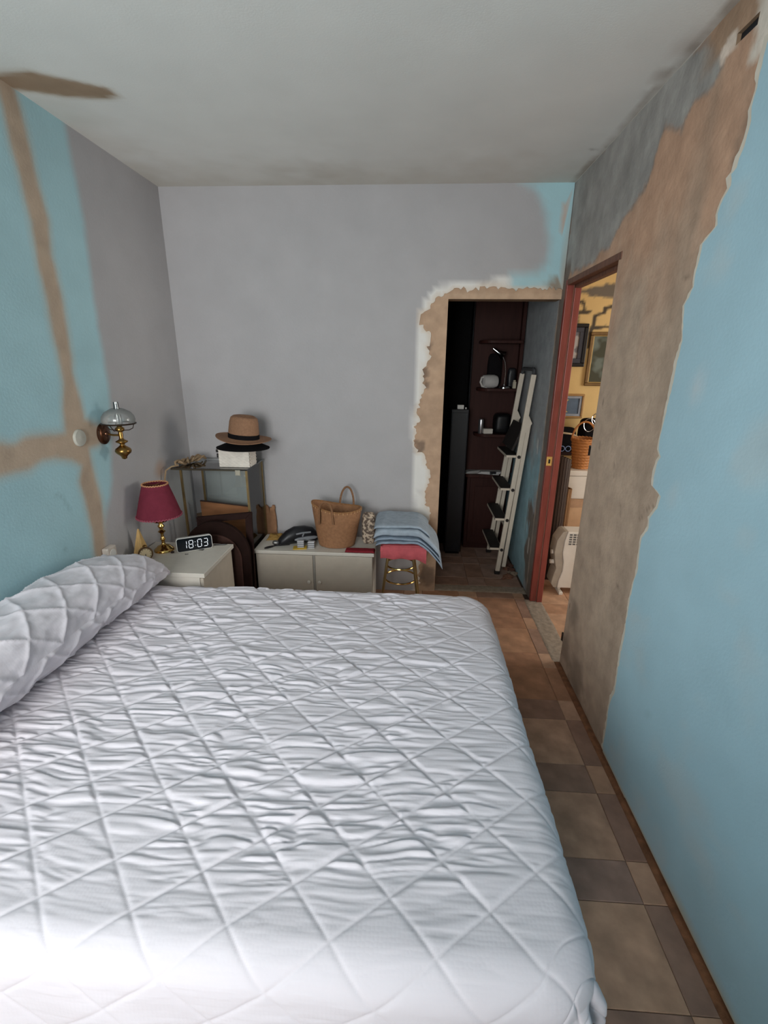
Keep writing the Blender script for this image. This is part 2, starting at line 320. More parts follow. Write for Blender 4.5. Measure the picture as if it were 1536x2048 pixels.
def right_raw(y, z):
    n1 = fbm(y*2.2, z*.7, 5, 5, 51); n2 = fbm(y, z, 22, 5, 61)
    c = np.tile(np.array(S(188, 166, 147)), (len(y), 1))*(.93+.14*n1)[:, None]*(.93+.14*n2)[:, None]
    c = mixc(c, S(188, 148, 122), soft(-(z-1.85)-(n1-.5)*.8, .5)*.75)                       # redder render high up
    c = mixc(c, S(150, 132, 116), soft(np.abs(y-1.72-(n1-.5)*.2)-.05, .12)*.5)             # a trowelled darker band
    d = sdf(R_CON, y, z)+(fbm(y, z, 16, 4, 71)-.5)*.07
    con = np.array(S(158, 155, 151))*(.70+.60*fbm(y*1.3, z*.8, 9, 5, 81))[:, None]
    c = mixc(c, con, soft(d, .025)); c = mixc(c, S(84, 80, 78), soft(np.abs(d)-.002, .012)*.45)
    c = mixc(c, S(160, 134, 112), soft(2.40-z+(fbm(y, z, 20, 3, 3)-.5)*.05, .04)*soft(y-1.80, .1)*.8)
    c = mixc(c, S(222, 206, 192), soft(sdf(R_SMEAR, y, z)+(n2-.5)*.02, .012))
    c = mixc(c, S(216, 206, 194), soft(np.maximum(np.abs(y-1.50)-.07, np.abs(z-2.40)-.08)+(n2-.5)*.06, .03))
    for py, pz, r in ((1.52,2.17,.03),(1.53,2.10,.02),(2.2,.12,.07),(2.0,.06,.09),(2.15,.35,.05)):
        c = mixc(c, S(98, 88, 80), soft(np.hypot(y-py, (z-pz)*.8)-r+(n2-.5)*.08, .06)*.45)
    for P in ([(1.98,1.20),(1.96,1.12)],[(2.16,1.28),(2.15,1.20)],[(1.80,.72),(1.72,.70)],[(1.85,1.02),(1.83,.97)],[(1.68,1.02),(1.64,1.08),(1.60,1.10)],[(1.62,1.80),(1.66,1.83),(1.72,1.82)],[(2.19,1.42),(2.18,1.36)]):
        c = mixc(c, S(86, 76, 68), soft(seg_d(P, y, z)-.001+(n2-.5)*.006, .006)*.7)
    # continuing into the closet: dull grey paint, old blue lower down, bare patches by the door frame
    k = soft(-(y-3.06)+(n2-.5)*.05, .012)
    cl = np.tile(np.array(S(160, 162, 164)), (len(y), 1)); cl = mixc(cl, S(150, 182, 192), soft(np.maximum(z-.95, 3.10-y)+(n1-.5)*.5, .15))
    cl = mixc(cl, S(126, 116, 108), soft(np.maximum(z-.62, y-3.16)+(n1-.5)*.3, .03))
    for yy, zz, h in ((3.17,1.03,.05),(3.19,1.05,.03),(3.13,.33,.06)): cl = mixc(cl, S(225, 222, 216), soft(np.maximum(np.abs(y-yy)-.006, np.abs(z-zz)-h), .006))
    c = mixc(c, cl, k)
    c = mixc(c, S(196, 184, 172), soft(np.abs(y-3.06)-.004+(n2-.5)*.03, .008)*.6)
    c = mixc(c, np.array(S(126, 114, 106))*(.8+.4*n1)[:, None], soft(np.maximum(2.93-y, y-3.05)+(n2-.5)*.03, .012)*soft(z-2.1, .05))
    return c
def right_disp(y, z):
    r = (fbm(y, z, 14, 5, 91)-.5)*.0045*np.clip((3.05-y)/.1, 0, 1)+.004*soft(sdf(R_CON, y, z), .03)[:, 0]
    e = np.minimum(np.hypot(np.maximum(np.maximum(Y0-y, y-Y1), 0), np.maximum(z-HD, 0)), .03)/.03; return r*e
fR = lambda y, z, d: (W+d+0*y, y, z)
SY0, SY1, SZ0, SZ1 = 1.565, 1.65, 2.392, 2.418
wall_right = wall_grid('wall_right', lines(YB, 4.3, .012, (Y0, Y1, SY0, SY1)), lines(0, H, .012, (HD, SZ0, SZ1)), fR, right_raw, M_raw, holes=((Y0, Y1, -.01, HD), (SY0, SY1, SZ0, SZ1)), thick=.074, disp=right_disp)
M_hole = mat('slot_shade', S(22, 24, 30), .6)
MB().box((W+.010, SY0+.001, SZ0+.001), (W+.072, SY1-.001, SZ1-.001)).obj('slot_filler', M_hole, wall_right)  # dark filler near the face puts the slot's shade into its colour
def right_paint(y, z):
    w = (fbm(y, z, 6, 4, 101)-.5)
    c = np.tile(np.array(S(168, 201, 214)), (len(y), 1)); c = mixc(c, S(186, 200, 204), soft(-(w-.16)*.8, .12)*.5)
    c = mixc(c, S(205, 208, 210), soft(np.hypot(y-1.48, (z-1.5)*.7)-.02+w*.05, .05)*.6)
    c = mixc(c, S(116, 140, 146), soft(np.hypot(y-1.37, z-.42)-.004, .006)*.8)
    c = mixc(c, S(190, 176, 150), soft(z-.022+w*.02, .02)*.9)
    return c
r_edge = jag(R_BLUE, .0018, .014, 9)
r_cream = [(y+.006+.010*float(vnoise(np.array(z*22), np.array(3.), 2))*(1 if z < 2.05 else 1.4)+(.03 if 1.15 < z < 1.16 else 0), z) for y, z in R_BLUE]
coat('plaster_edge', jag(r_cream, .002, .012, 10)+[(1.40, .0), (1.40, 2.34)], fR, lambda a, b: np.tile(np.array(S(212, 204, 190)), (len(a), 1))*(.9+.2*fbm(a, b, 30, 3, 4))[:, None], M_paint, wall_right, .03, .002, -.006)
coat('paint_coat', [(y-.010*float(vnoise(np.array(z*14), np.array(1.), 6))-.003, z) for y, z in r_edge]+jag([(1.60, .012), (YB, .012), (YB, H), (1.44, H), (1.47, 2.40)], 0, .03), fR, right_paint, M_paint, wall_right, .03, .002, -.010)

# ceiling
C_STRIP = [(-.1,1.93),(.026,1.919),(.138,1.914),(.214,1.956),(.345,2.020),(.355,2.072),(.3,2.091),(.131,2.067),(.015,2.019),(-.1,2.03)]
def ceil_col(x, y):
    w = (fbm(x, y, 8, 4, 111)-.5)
    c = np.tile(np.array(S(232, 232, 228)), (len(x), 1))
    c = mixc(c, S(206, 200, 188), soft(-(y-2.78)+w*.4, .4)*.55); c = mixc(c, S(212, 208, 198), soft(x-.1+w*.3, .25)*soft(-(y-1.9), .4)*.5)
    d = sdf(C_STRIP, x, y)+w*.03
    c = mixc(c, S(190, 176, 156), soft(d-.012, .03)*.6); c = mixc(c, np.array(S(164, 142, 120))*(.85+.3*fbm(x, y, 20, 4, 7))[:, None], soft(d, .016))
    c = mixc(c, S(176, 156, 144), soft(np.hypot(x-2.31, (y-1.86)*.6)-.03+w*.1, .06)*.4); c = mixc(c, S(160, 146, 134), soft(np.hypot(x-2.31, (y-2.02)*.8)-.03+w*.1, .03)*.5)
    c = mixc(c, S(130, 122, 112), soft(seg_d([(2.24,2.61),(2.34,2.58)], x, y)-.004+w*.02, .012)*.8)
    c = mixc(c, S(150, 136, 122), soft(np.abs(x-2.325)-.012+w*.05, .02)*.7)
    c = mixc(c, S(180, 172, 160), soft(np.hypot(x-.95, (y-2.9)*1.5)-.15+w*.5, .4)*.25)
    return c
wall_grid('ceiling', lines(0, W, .02), lines(YB, 4.3, .02), lambda x, y, d: (x, y, H+d+0*x), ceil_col, M_ceil, thick=.15)

# back wall with the balcony window (behind the camera)
M_white = mat('white_lacquer', S(225, 224, 220), .35, var=.03)
BODYC = S(186, 184, 189)
WX0, WX1, WZ0, WZ1 = .04, 1.24, .70, 2.36
wall_grid('wall_back', lines(0, W, .1, (WX0, WX1)), lines(0, H, .1, (WZ0, WZ1)), lambda x, z, d: (x, YB-d+0*x, z), lambda a, b: np.tile(np.array(GREY), (len(a), 1)), M_paint, holes=((WX0, WX1, WZ0, WZ1),), thick=.12)
M_pane = glass_mat('window_glass', (.97, .98, .98), .06)
wn = thing('window_1', None, None, (.64, YB-.06, WZ0)); wn['kind'] = 'structure'
fr = MB()
for x0, x1 in ((WX0, .64), (.64, WX1)):
    fr.box((x0, YB-.09, WZ0), (x0+.05, YB-.04, WZ1)).box((x1-.05, YB-.09, WZ0), (x1, YB-.04, WZ1)).box((x0+.05, YB-.09, WZ0), (x1-.05, YB-.04, WZ0+.06)).box((x0+.05, YB-.09, WZ1-.06), (x1-.05, YB-.04, WZ1))
fr.obj('window_frame', M_white, wn, bevel=.004)
for x0, x1 in ((WX0+.05, .59), (.69, WX1-.05)): MB().box((x0, YB-.068, WZ0+.06), (x1, YB-.062, WZ1-.06)).obj('pane', M_pane, wn)

# floor: square tiles framed by darker bands, small squares where the bands cross
M_slab = mat('floor_mortar', S(70, 52, 42), .95, var=.2)
floor = MB().box((-.15, YB-.15, -.12), (5.2, 4.6, -.006)).obj('floor', M_slab); floor['kind'] = 'structure'
def tile_mat(name, col, var=.2): return mat(name, col, .5, var=.34, vscale=11, bump=.12, bscale=50, spec=.35)
T_SQ = [tile_mat('tile_tan_%d' % i, c) for i, c in enumerate((S(186, 150, 126), S(180, 143, 118), S(188, 153, 128), S(190, 150, 122)))]
T_DK = [tile_mat('tile_dark_%d' % i, c) for i, c in enumerate((S(154, 124, 108), S(156, 128, 115), S(150, 118, 102)))]
T_RED = [tile_mat('tile_red_%d' % i, c) for i, c in enumerate((S(178, 136, 108), S(166, 124, 98)))]
PER, DK, G = .385, .13, .0012
tile_me = {}
def tile(w, d, m, x, y):
    k = (round(w, 4), round(d, 4), m.name)
    if k not in tile_me:
        b = .002; mb = MB(); mb.add([(0,0,-.008),(w,0,-.008),(w,d,-.008),(0,d,-.008),(0,0,-b),(w,0,-b),(w,d,-b),(0,d,-b),(b,b,0),(w-b,b,0),(w-b,d-b,0),(b,d-b,0)],
            [(0,1,5,4),(1,2,6,5),(2,3,7,6),(3,0,4,7),(4,5,9,8),(5,6,10,9),(6,7,11,10),(7,4,8,11),(8,9,10,11)])
        me = bpy.data.meshes.new('floor_tile'); me.from_pydata(mb.v, [], mb.f); me.materials.append(m); tile_me[k] = me
    o = bpy.data.objects.new('floor_tile', tile_me[k]); COL.objects.link(o); o.parent = floor
    o.location = Vector((x, y, random.uniform(-.0008, .0004)))-WO['floor']; return o
rest = MB(); rnd = random.Random(3)
def cells(o, lo, hi):
    out = []; k = math.floor((lo-o)/PER)-1
    while o+k*PER < hi:
        a = o+k*PER
        for s, e, dk in ((a, a+DK, 1), (a+DK, a+PER, 0)):
            s2, e2 = max(s, lo), min(e, hi)
            if e2-s2 > .012: out.append((s2, e2, dk))
        k += 1
    return out
for x0, x1, dx in cells(2.23, 0.0, W-.03):
    for y0, y1, dy in cells(1.03, YB, D+.02):
        red = y0 > 1.9
        m = rnd.choice(T_DK) if dx != dy else (rnd.choice(T_SQ[:2]) if dx else rnd.choice(T_RED if red else T_SQ))
        if dx != dy and red and rnd.random() < .75: m = T_RED[1]
        if x1 > 1.40 and y0 > 0: tile(x1-x0-G, y1-y0-G, m, x0, y0)
        else: rest.box((x0, y0, -.008), (x1-G, y1-G, 0))
o = rest.obj('covered_tiles', T_SQ[0], floor); o['kind'] = 'stuff'
for x0, x1, dx in cells(1.55, 1.40, W):
    for y0, y1, dy in cells(3.14, 3.13, 4.3):
        tile(x1-x0-G, y1-y0-G, T_DK[2] if dx != dy else T_DK[1], x0, y0)
for x0, x1, dx in cells(2.60, W+.072, 3.6):
    for y0, y1, dy in cells(2.0, 1.2, 4.3):
        tile(x1-x0-G, y1-y0-G, T_SQ[3] if dx == dy else T_RED[0], x0, y0)
rough = mat('cement_scar', S(150, 136, 122), .95, var=.25, vscale=40, bump=.8, bscale=60)
def scar(name, x0, x1, y0, y1, h, seed, m=rough):
    nx, ny = max(4, int((x1-x0)/.01)), max(4, int((y1-y0)/.01)); X, Y = np.meshgrid(np.linspace(x0, x1, nx), np.linspace(y0, y1, ny), indexing='ij')
    e = np.minimum(np.minimum(X-x0, x1-X), np.minimum(Y-y0, y1-Y)); Z = -.003+(h+.003)*np.clip(e/.012, 0, 1)*(.4+.9*fbm(X, Y, 35, 4, seed))
    o = MB().grid(np.stack([X, Y, Z], -1)).obj(name, m, floor, smooth=True); return o
scar('threshold_scar', XO-.06, W, D+.005, 3.135, .006, 3); scar('doorway_scar', W-.045, W+.080, Y0, Y1+.03, .004, 5)
red_edge = mat('reddish_mortar', S(124, 84, 58), .95, var=.45, vscale=30, bump=.6)
scar('skirting_scar', W-.032, W+.004, YB, Y0, .004, 8, red_edge)

# ------------------------------------------------------------------ door frame in the right wall
M_frame = mat('varnished_wood', S(134, 64, 56), .38, var=.22, vscale=16, stretch=(4, 4, .5), bump=.05, spec=.5)
M_brass = mat('brass', S(196, 160, 96), .3, 1, var=.1)
M_dark = mat('black_metal', S(24, 20, 20), .5)
door = thing('door_1', None, None, (W+.037, (Y0+Y1)/2, 0)); door['kind'] = 'structure'
J = .028
far_j = MB().box((W-.004, Y1-.002, 0), (W+.036, Y1+J, HD+J)).obj('far_jamb', M_frame, door, bevel=.003)
MB().box((W+.038, Y1-.016, 0), (W+.074, Y1+J, HD+J)).obj('door_stop', M_frame, door, bevel=.003)
MB().box((W+.0325, Y1+.004, 0), (W+.0415, Y1+J-.002, HD)).obj('groove_filler', M_dark, far_j)  # black strip closes the gap, its colour standing for the groove's shade
MB().box((W-.0035, Y1-.0045, .953), (W+.030, Y1-.001, 1.010)).obj('strike_plate', mat('bright_brass', S(226, 186, 110), .35, .35), far_j, bevel=.001)
MB().box((W+.008, Y1-.0052, .968), (W+.019, Y1-.003, .994)).obj('latch_hole', M_dark, far_j)
M_frame2 = mat('weathered_wood', S(112, 76, 60), .6, var=.3, vscale=16, stretch=(4, 4, .5), bump=.2)
near_j = MB().box((W+.001, Y0-J, 0), (W+.074, Y0+.003, HD+J)).obj('near_jamb', M_frame2, door, bevel=.003)
for z in (.147, 1.17): MB().box((W-.002, Y0+.001, z-.02), (W+.012, Y0+.02, z+.02)).cyl((W+.002, Y0+.02, z-.024), (W+.002, Y0+.02, z+.024), .005, n=10).obj('hinge', M_dark, near_j)
head = MB().box((W-.003, Y0-J, HD-.002), (W+.036, Y1+J, HD+J)).obj('head', M_frame2, door, bevel=.003)
MB().box((W+.038, Y0-J, HD-.018), (W+.074, Y1+J, HD+J)).obj('head_stop', M_frame2, door, bevel=.003)

# ------------------------------------------------------------------ closet shell and next room shell
M_black = mat('black_laminate', S(10, 10, 12), .7, var=.3, spec=.1)
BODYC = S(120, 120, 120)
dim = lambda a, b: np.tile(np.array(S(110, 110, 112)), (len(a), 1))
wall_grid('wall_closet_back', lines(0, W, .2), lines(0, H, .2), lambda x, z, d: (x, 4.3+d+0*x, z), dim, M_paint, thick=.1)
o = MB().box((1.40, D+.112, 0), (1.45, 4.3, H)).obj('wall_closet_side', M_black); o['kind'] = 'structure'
BODYC = S(214, 176, 116)
H_BAND = [(2.6,2.12),(2.824,2.144),(2.932,2.156),(3.068,2.188),(3.5,2.2),(3.5,2.09),(3.069,2.079),(2.975,2.079),(2.876,2.108),(2.6,2.06)]
VEINS = [[(2.838,2.041),(2.871,2.056),(2.891,1.997),(2.88,1.967),(2.84,1.967)],[(2.78,1.955),(2.833,1.959),(2.935,1.971)],[(2.841,1.959),(2.842,1.8)],[(3.2,2.02),(3.057,2.005),(3.054,1.967),(2.986,1.945),(2.98,1.876),(2.964,1.823),(2.967,1.691)],[(2.977,1.846),(3.079,1.858),(3.3,1.86)]]
def hall_col(x, z):
    n = (fbm(x, z, 25, 4, 121)-.5); c = np.tile(np.array(S(224, 190, 130)), (len(x), 1))
    for P in VEINS: c = mixc(c, S(82, 72, 60), soft(seg_d(P, x, z)-.014+n*.02, .008))
    return mixc(c, S(118, 108, 96), soft(sdf(H_BAND, x, z)+n*.04, .012))
wall_grid('wall_hall_back', lines(W+.074, 5.1, .015), lines(0, H, .015), lambda x, z, d: (x, 4.3+d+0*x, z), hall_col, M_paint, thick=.1)
plain = lambda a, b: np.tile(np.array(S(214, 196, 160)), (len(a), 1))
wall_grid('wall_hall_front', lines(W+.074, 5.1, .3), lines(0, H, .3), lambda x, z, d: (x, 1.1-d+0*x, z), plain, M_paint, thick=.1)
wall_grid('wall_hall_side', lines(1.1, 4.3, .3, (1.9, 3.3)), lines(0, H, .3, (.55, 2.25)), lambda y, z, d: (5.0+d+0*y, y, z), plain, M_paint, holes=((1.9, 3.3, .55, 2.25),), thick=.1)
wall_grid('ceiling_hall', lines(W+.0, 5.1, .3), lines(1.0, 4.4, .3), lambda x, y, d: (x, y, H+d+0*x), lambda a, b: np.tile(np.array(S(215, 212, 205)), (len(a), 1)), M_paint, thick=.15)
MB().box((5.03, 1.9, .55), (5.07, 1.96, 2.25)).box((5.03, 3.24, .55), (5.07, 3.3, 2.25)).box((5.03, 1.96, .55), (5.07, 3.24, .61)).box((5.03, 1.96, 2.19), (5.07, 3.24, 2.25)).box((5.03, 2.57, .61), (5.07, 2.63, 2.19)).obj('window_2', M_white)['kind'] = 'structure'
#@@OBJECTS
# ------------------------------------------------------------------ bed and bedspread
def quilt_mat():
    m, nt, b = new_mat('quilted_cotton'); N = nt.nodes; L = nt.links
    b.inputs['Base Color'].default_value = (*S(219, 214, 221), 1); b.inputs['Roughness'].default_value = .85; b.inputs['Specular IOR Level'].default_value = .15
    b.inputs['Sheen Weight'].default_value = .15
    tc = N.new('ShaderNodeTexCoord'); vo = N.new('ShaderNodeTexVoronoi'); vo.inputs['Scale'].default_value = 120; vo.inputs['Randomness'].default_value = .35
    L.new(tc.outputs['Object'], vo.inputs['Vector'])
    bp = N.new('ShaderNodeBump'); bp.inputs['Strength'].default_value = .22; bp.inputs['Distance'].default_value = .0012; bp.invert = True
    L.new(vo.outputs['Distance'], bp.inputs['Height']); L.new(bp.outputs[0], b.inputs['Normal']); return m
M_quilt = quilt_mat()
def seams(u, v):
    a = (.719*u+.695*v-1.515)/.137; b = (-.595*u+.804*v-.059)/.131
    da = np.abs(a-np.round(a))*.137; db = np.abs(b-np.round(b))*.131; return np.minimum(da, db)
BX, BYN, BYF, BT, BR = 1.868, .525, 2.035, .515, .075
bed = thing('bed', 'low double bed hidden under the white quilted bedspread', 'bed', (.94, 1.28, 0))
M_matt = mat('mattress_ticking', S(216, 214, 208), .9); M_dwood = mat('dark_bed_wood', S(70, 48, 36), .6)
MB().box((.03, BYN+.07, .28), (BX-.07, BYF-.07, BT-.02)).obj('mattress', M_matt, bed, bevel=.03)
MB().box((.03, BYN+.08, .16), (BX-.08, BYF-.08, .278)).obj('bed_base', M_dwood, bed)
for x in (.10, BX-.16):
    for y in (BYN+.14, BYF-.14): MB().cyl((x, y, 0), (x, y, .16), .028, n=12).obj('leg', M_dwood, bed)
st = .0035
U, V = np.meshgrid(np.arange(.012, BX+.26, st), np.arange(BYN-.36, BYF+.20, st), indexing='ij')
rc = .05
cx = np.clip(U, -9, BX-BR-rc); cy = np.clip(V, BYN+BR+rc, BYF-BR-rc)
dx, dy = U-cx, V-cy; dd = np.hypot(dx, dy)+1e-9; nx, ny = dx/dd, dy/dd; d = np.maximum(dd-rc, 0)*(1-.55*np.clip(np.abs(nx*ny)*2, 0, 1)); dd0 = np.minimum(dd, rc)
th = np.minimum(d/BR, PI/2); hang = np.maximum(d-BR*PI/2, 0)
corner = np.clip(np.abs(nx*ny)*2, 0, 1)*(dd > 1e-6)
ang = np.arctan2(ny, nx)
ruf = corner*np.clip(hang/.05, 0, 1)*(.010+.020*np.sin(ang*14+1.0))+np.clip(hang/.2, 0, 1)*.008*np.sin(U*21+V*17)
outw = dd0+BR*np.sin(th)+hang*(.10-.08*(ny > .5))+ruf*(1-.9*(ny > .3))
X = cx+nx*outw; Y = cy+ny*outw; Z = BT-BR*(1-np.cos(th))-hang*.99
P = np.stack([X, Y, Z], -1)
Nv = np.cross(np.gradient(P, axis=0), np.gradient(P, axis=1)); Nv /= np.linalg.norm(Nv, axis=-1, keepdims=True)+1e-12
sd = seams(U, V); puff = .0034*(1-np.exp(-sd/.0036))
cid = hashn(np.floor((.719*U+.695*V-1.515)/.137), np.floor((-.595*U+.804*V-.059)/.131), 77)*40
wa = fbm(U*6+fbm(U, V, 3, 2, 5)*1.2+cid, V*50+fbm(U, V, 2.2, 3, 8)*6+cid, 1, 2, 131)-.5
wr = np.minimum(np.abs(wa)*2.6, .5)-.25+wa*.5
wr2 = fbm(U*9, V*85, 1, 2, 141)-.5
fade = np.clip((V-.55)/.25, .12, 1)*np.clip((BX-.05-U)/.2, .25, 1)
wrk = (wr*.0145+wr2*.0055)*fade*np.clip(sd/.010, 0, 1)*(.35+1.25*fbm(U, V, 5, 2, 151))
P = P+Nv*(puff+wrk+(fbm(U, V, 4, 3, 161)-.5)*.010)[..., None]
P[..., 0] = np.maximum(P[..., 0], .012)
spread = MB().grid(P).obj('bedspread', M_quilt, smooth=True, angle=0)
tag(spread, 'white diamond-quilted bedspread covering the whole bed', 'bedspread')
# the part of the spread that is folded over the pillow
n1, n2 = 330, 150
yy = np.linspace(.50, 2.040, n1)[:, None]; tt = np.linspace(0, 2*PI, n2)[None]
k = np.clip(np.abs((yy-1.22)/.835), 0, 1); hz = .128*np.sqrt(np.clip(1-k**4, 0, 1))+.004; hx = .160*(1-.22*k**6)*np.ones_like(hz)
c_, s_ = np.cos(tt), np.sin(tt); sp = lambda q, e: np.sign(q)*np.abs(q)**e
lean = 0.02*np.sin(yy*4.2)
X = .178+lean*.4+hx*sp(c_, .85)+.03*(s_ < 0)*0; Z = BT+.006+hz+hz*sp(s_, .9); Y = yy+0*tt+.0*Z
P = np.stack([X+0*yy, Y, Z], -1); Nv = np.cross(np.gradient(P, axis=1), np.gradient(P, axis=0)); Nv /= np.linalg.norm(Nv, axis=-1, keepdims=True)+1e-12
arc = tt*.16+.1; sd = seams(arc+0*yy, yy+0*tt); puff = .008*(1-np.exp(-sd/.008))
wr = (fbm(arc*30+0*yy, yy*12+0*tt, 1, 4, 171)-.5)*.014+(fbm(arc*8+0*yy, yy*7+0*tt, 1, 3, 181)-.5)*.016
P = P+Nv*((puff+wr)*np.clip(hz/.05, .15, 1))[..., None]; P[..., 0] = np.maximum(P[..., 0], .006); P[:, -1] = P[:, 0]
MB().grid(P).obj('pillow_fold', M_quilt, spread, smooth=True, angle=0)

# ------------------------------------------------------------------ white furniture
M_lam = mat('white_laminate', S(206, 200, 190), .4, var=.04); M_lam2 = mat('cream_laminate', S(188, 178, 164), .45, var=.05)
NZ = .55
ns = thing('nightstand', 'white bedside chest of drawers with overhanging top beside the pillow', 'nightstand', (.235, 2.256, 0))
MB().box((.008, 2.056, NZ-.024), (.470, 2.456, NZ)).obj('top', M_lam, ns, bevel=.003)
MB().box((.012, 2.064, .03), (.440, 2.448, NZ-.0245)).obj('body', M_lam, ns)
MB().box((.03, 2.08, 0), (.42, 2.43, .03)).obj('plinth', M_lam2, ns)
for i in range(2): MB().box((.4405, 2.066, .045+i*.240), (.458, 2.446, .280+i*.240)).obj('drawer', M_lam2, ns, bevel=.003)
CZ = .43
cab = thing('cabinet', 'low white two-door cabinet standing against the far wall', 'cabinet', (.895, 2.80, 0))
MB().box((.512, 2.655, CZ-.022), (1.272, 2.945, CZ)).obj('top', M_lam, cab, bevel=.003)
MB().box((.522, 2.675, .02), (1.262, 2.94, CZ-.0225)).obj('body', M_lam, cab); MB().box((.54, 2.70, 0), (1.245, 2.92, .02)).obj('plinth', M_lam2, cab)
for x0, x1, kx in ((.524, .884, .858), (.900, 1.260, .926)):
    dr = MB().box((x0, 2.660, .03), (x1, 2.6745, CZ-.026)).obj('door', M_lam2, cab, bevel=.003)
    MB().lathe([(.004,0),(.004,.010),(.011,.014),(.011,.020),(.003,.023)], (kx, 2.660, .228), 16, M=Matrix.Rotation(PI/2, 3, 'X')).obj('knob', M_lam, dr, smooth=True)
MB().box((.8855, 2.664, .03), (.8985, 2.6748, CZ-.026)).obj('centre_post', mat('grey_strip', S(150, 145, 138), .5), cab)

# ------------------------------------------------------------------ things on the nightstand
M_gold = mat('polished_brass', S(212, 172, 104), .18, 1, var=.08); M_ant = mat('antique_brass', S(150, 116, 66), .28, 1, var=.2)
def fabric(name, col, sc=420, b=.5):
    m = mat(name, col, .9, var=.14, vscale=30, bump=b, bscale=sc, spec=.1); return m
lx, ly = .122, 2.335
lamp = thing('table_lamp', 'brass table lamp with a burgundy fabric shade on the nightstand', 'lamp', (lx, ly, NZ))
pr = [(.052,0),(.052,.008),(.046,.014),(.040,.016),(.034,.026),(.016,.034),(.009,.042),(.009,.060),(.015,.068),(.009,.076),(.007,.095),(.012,.104),(.020,.112),(.012,.120),(.008,.128),(.016,.138),(.018,.146),(.010,.154),(.012,.164),(.034,.170),(.036,.174),(.012,.180),(.008,.19),(.008,.215)]
MB().lathe(pr, (lx, ly, NZ), 32).obj('base', M_gold, lamp, smooth=True, angle=60)
M_shade = fabric('burgundy_fabric', S(110, 44, 58), 500); M_trim = fabric('shade_trim', S(190, 140, 104), 600)
n = 72
def shade_ring(r, z): return [(lx+r*math.cos(2*PI*k/n), ly+r*math.sin(2*PI*k/n), z) for k in range(n)]
sh = MB().rings([shade_ring(.114, .757), shade_ring(.090, .845), shade_ring(.064, .932), shade_ring(.062, .932), shade_ring(.088, .845), shade_ring(.112, .757)], closed=True).obj('lamp_shade', M_shade, lamp, smooth=True)
tr = MB()
tr.tube([(lx+.064*math.cos(a), ly+.064*math.sin(a), .932+.002*math.sin(a*30)) for a in np.linspace(0, 2*PI, 120, endpoint=False)], .0035, 6, True)
tr.obj('upper_trim', M_trim, sh, smooth=True)
MB().tube([(lx+.1145*math.cos(a), ly+.1145*math.sin(a), .757+.003*math.sin(a*46)) for a in np.linspace(0, 2*PI, 276, endpoint=False)], .003, 5, True).obj('lower_trim', fabric('lower_braid', S(150, 78, 92)), sh, smooth=True)
MB().tube([(lx-.062, ly, .925), (lx, ly, .925), (lx+.062, ly, .925)], .0015, 6).tube([(lx, ly-.062, .925), (lx, ly, .925), (lx, ly+.062, .925)], .0015, 6).cyl((lx, ly, .76), (lx, ly, .925), .0025, n=8).obj('shade_carrier', M_gold, lamp)
MB().cyl((lx, ly, .76), (lx, ly, .80), .012, n=12).lathe([(.010,.80),(.022,.83),(.018,.86),(.002,.872)], (lx, ly, 0), 16).obj('bulb', mat('bulb_glass', S(235, 228, 214), .3), lamp, smooth=True)

M_pine = mat('pale_wood', S(196, 160, 104), .5, var=.18, stretch=(6, 6, .8), bump=.1)
px, py = .052, 2.235
q = MB(); b0, b1 = .034, .004
q.rings([[(px-b, py-b, z), (px+b, py-b, z), (px+b, py+b, z), (px-b, py+b, z)] for b, z in ((b0, NZ), (b0, NZ+.008), (b0-.003, NZ+.010), (b1, NZ+.155), (.0006, NZ+.162))])
tag(q.obj('wooden_pyramid', M_pine, bevel=.001), 'slim pale wooden pyramid beside the burgundy lamp', 'ornament')

ac = thing('alarm_clock', 'small round brass alarm clock in front of the burgundy lamp', 'clock', (.098, 2.195, NZ))
Mc = Matrix.Rotation(math.atan2(1.40, 2.2), 3, 'Z')@Matrix.Rotation(PI/2-.12, 3, 'X'); cc = Vector((.098, 2.195, NZ+.038))
MB().lathe([(.020,-.020),(.033,-.018),(.036,-.010),(.036,.008),(.033,.012),(.029,.012),(.029,.009)], cc, 36, M=Mc).obj('case', mat('aged_brass', S(122, 96, 70), .35, .8), ac, smooth=True)
face = MB().lathe([(.0295,.0085),(.0294,.0098)], cc, 36, M=Mc).obj('dial', mat('clock_dial', S(206, 186, 150), .6), ac)
hm = MB()
for i in range(12):
    a = i*PI/6; hm.obox(cc+Mc@Vector((.0245*math.sin(a), .0245*math.cos(a), .0103)), (.0022, .005, .0008), Mc@rz(-a))
for a, l in ((math.radians(-178), .013), (math.radians(200), .019)): hm.obox(cc+Mc@Vector((l/2*math.sin(a), l/2*math.cos(a), .0108)), (.0022, l, .0008), Mc@rz(-a))
hm.obj('hands_and_marks', M_dark, face)
for s in (-1, 1): p = cc+Mc@Vector((s*.020, -.030, -.004)); MB().tube([p, (p.x+(.003*s), p.y, NZ)], .003, 8).obj('foot', M_ant, ac, smooth=True)
MB().lathe([(.004,0),(.010,.003),(.009,.008),(.003,.011)], cc+Mc@Vector((0, .036, -.002)), 14).obj('bell', M_ant, ac, smooth=True)

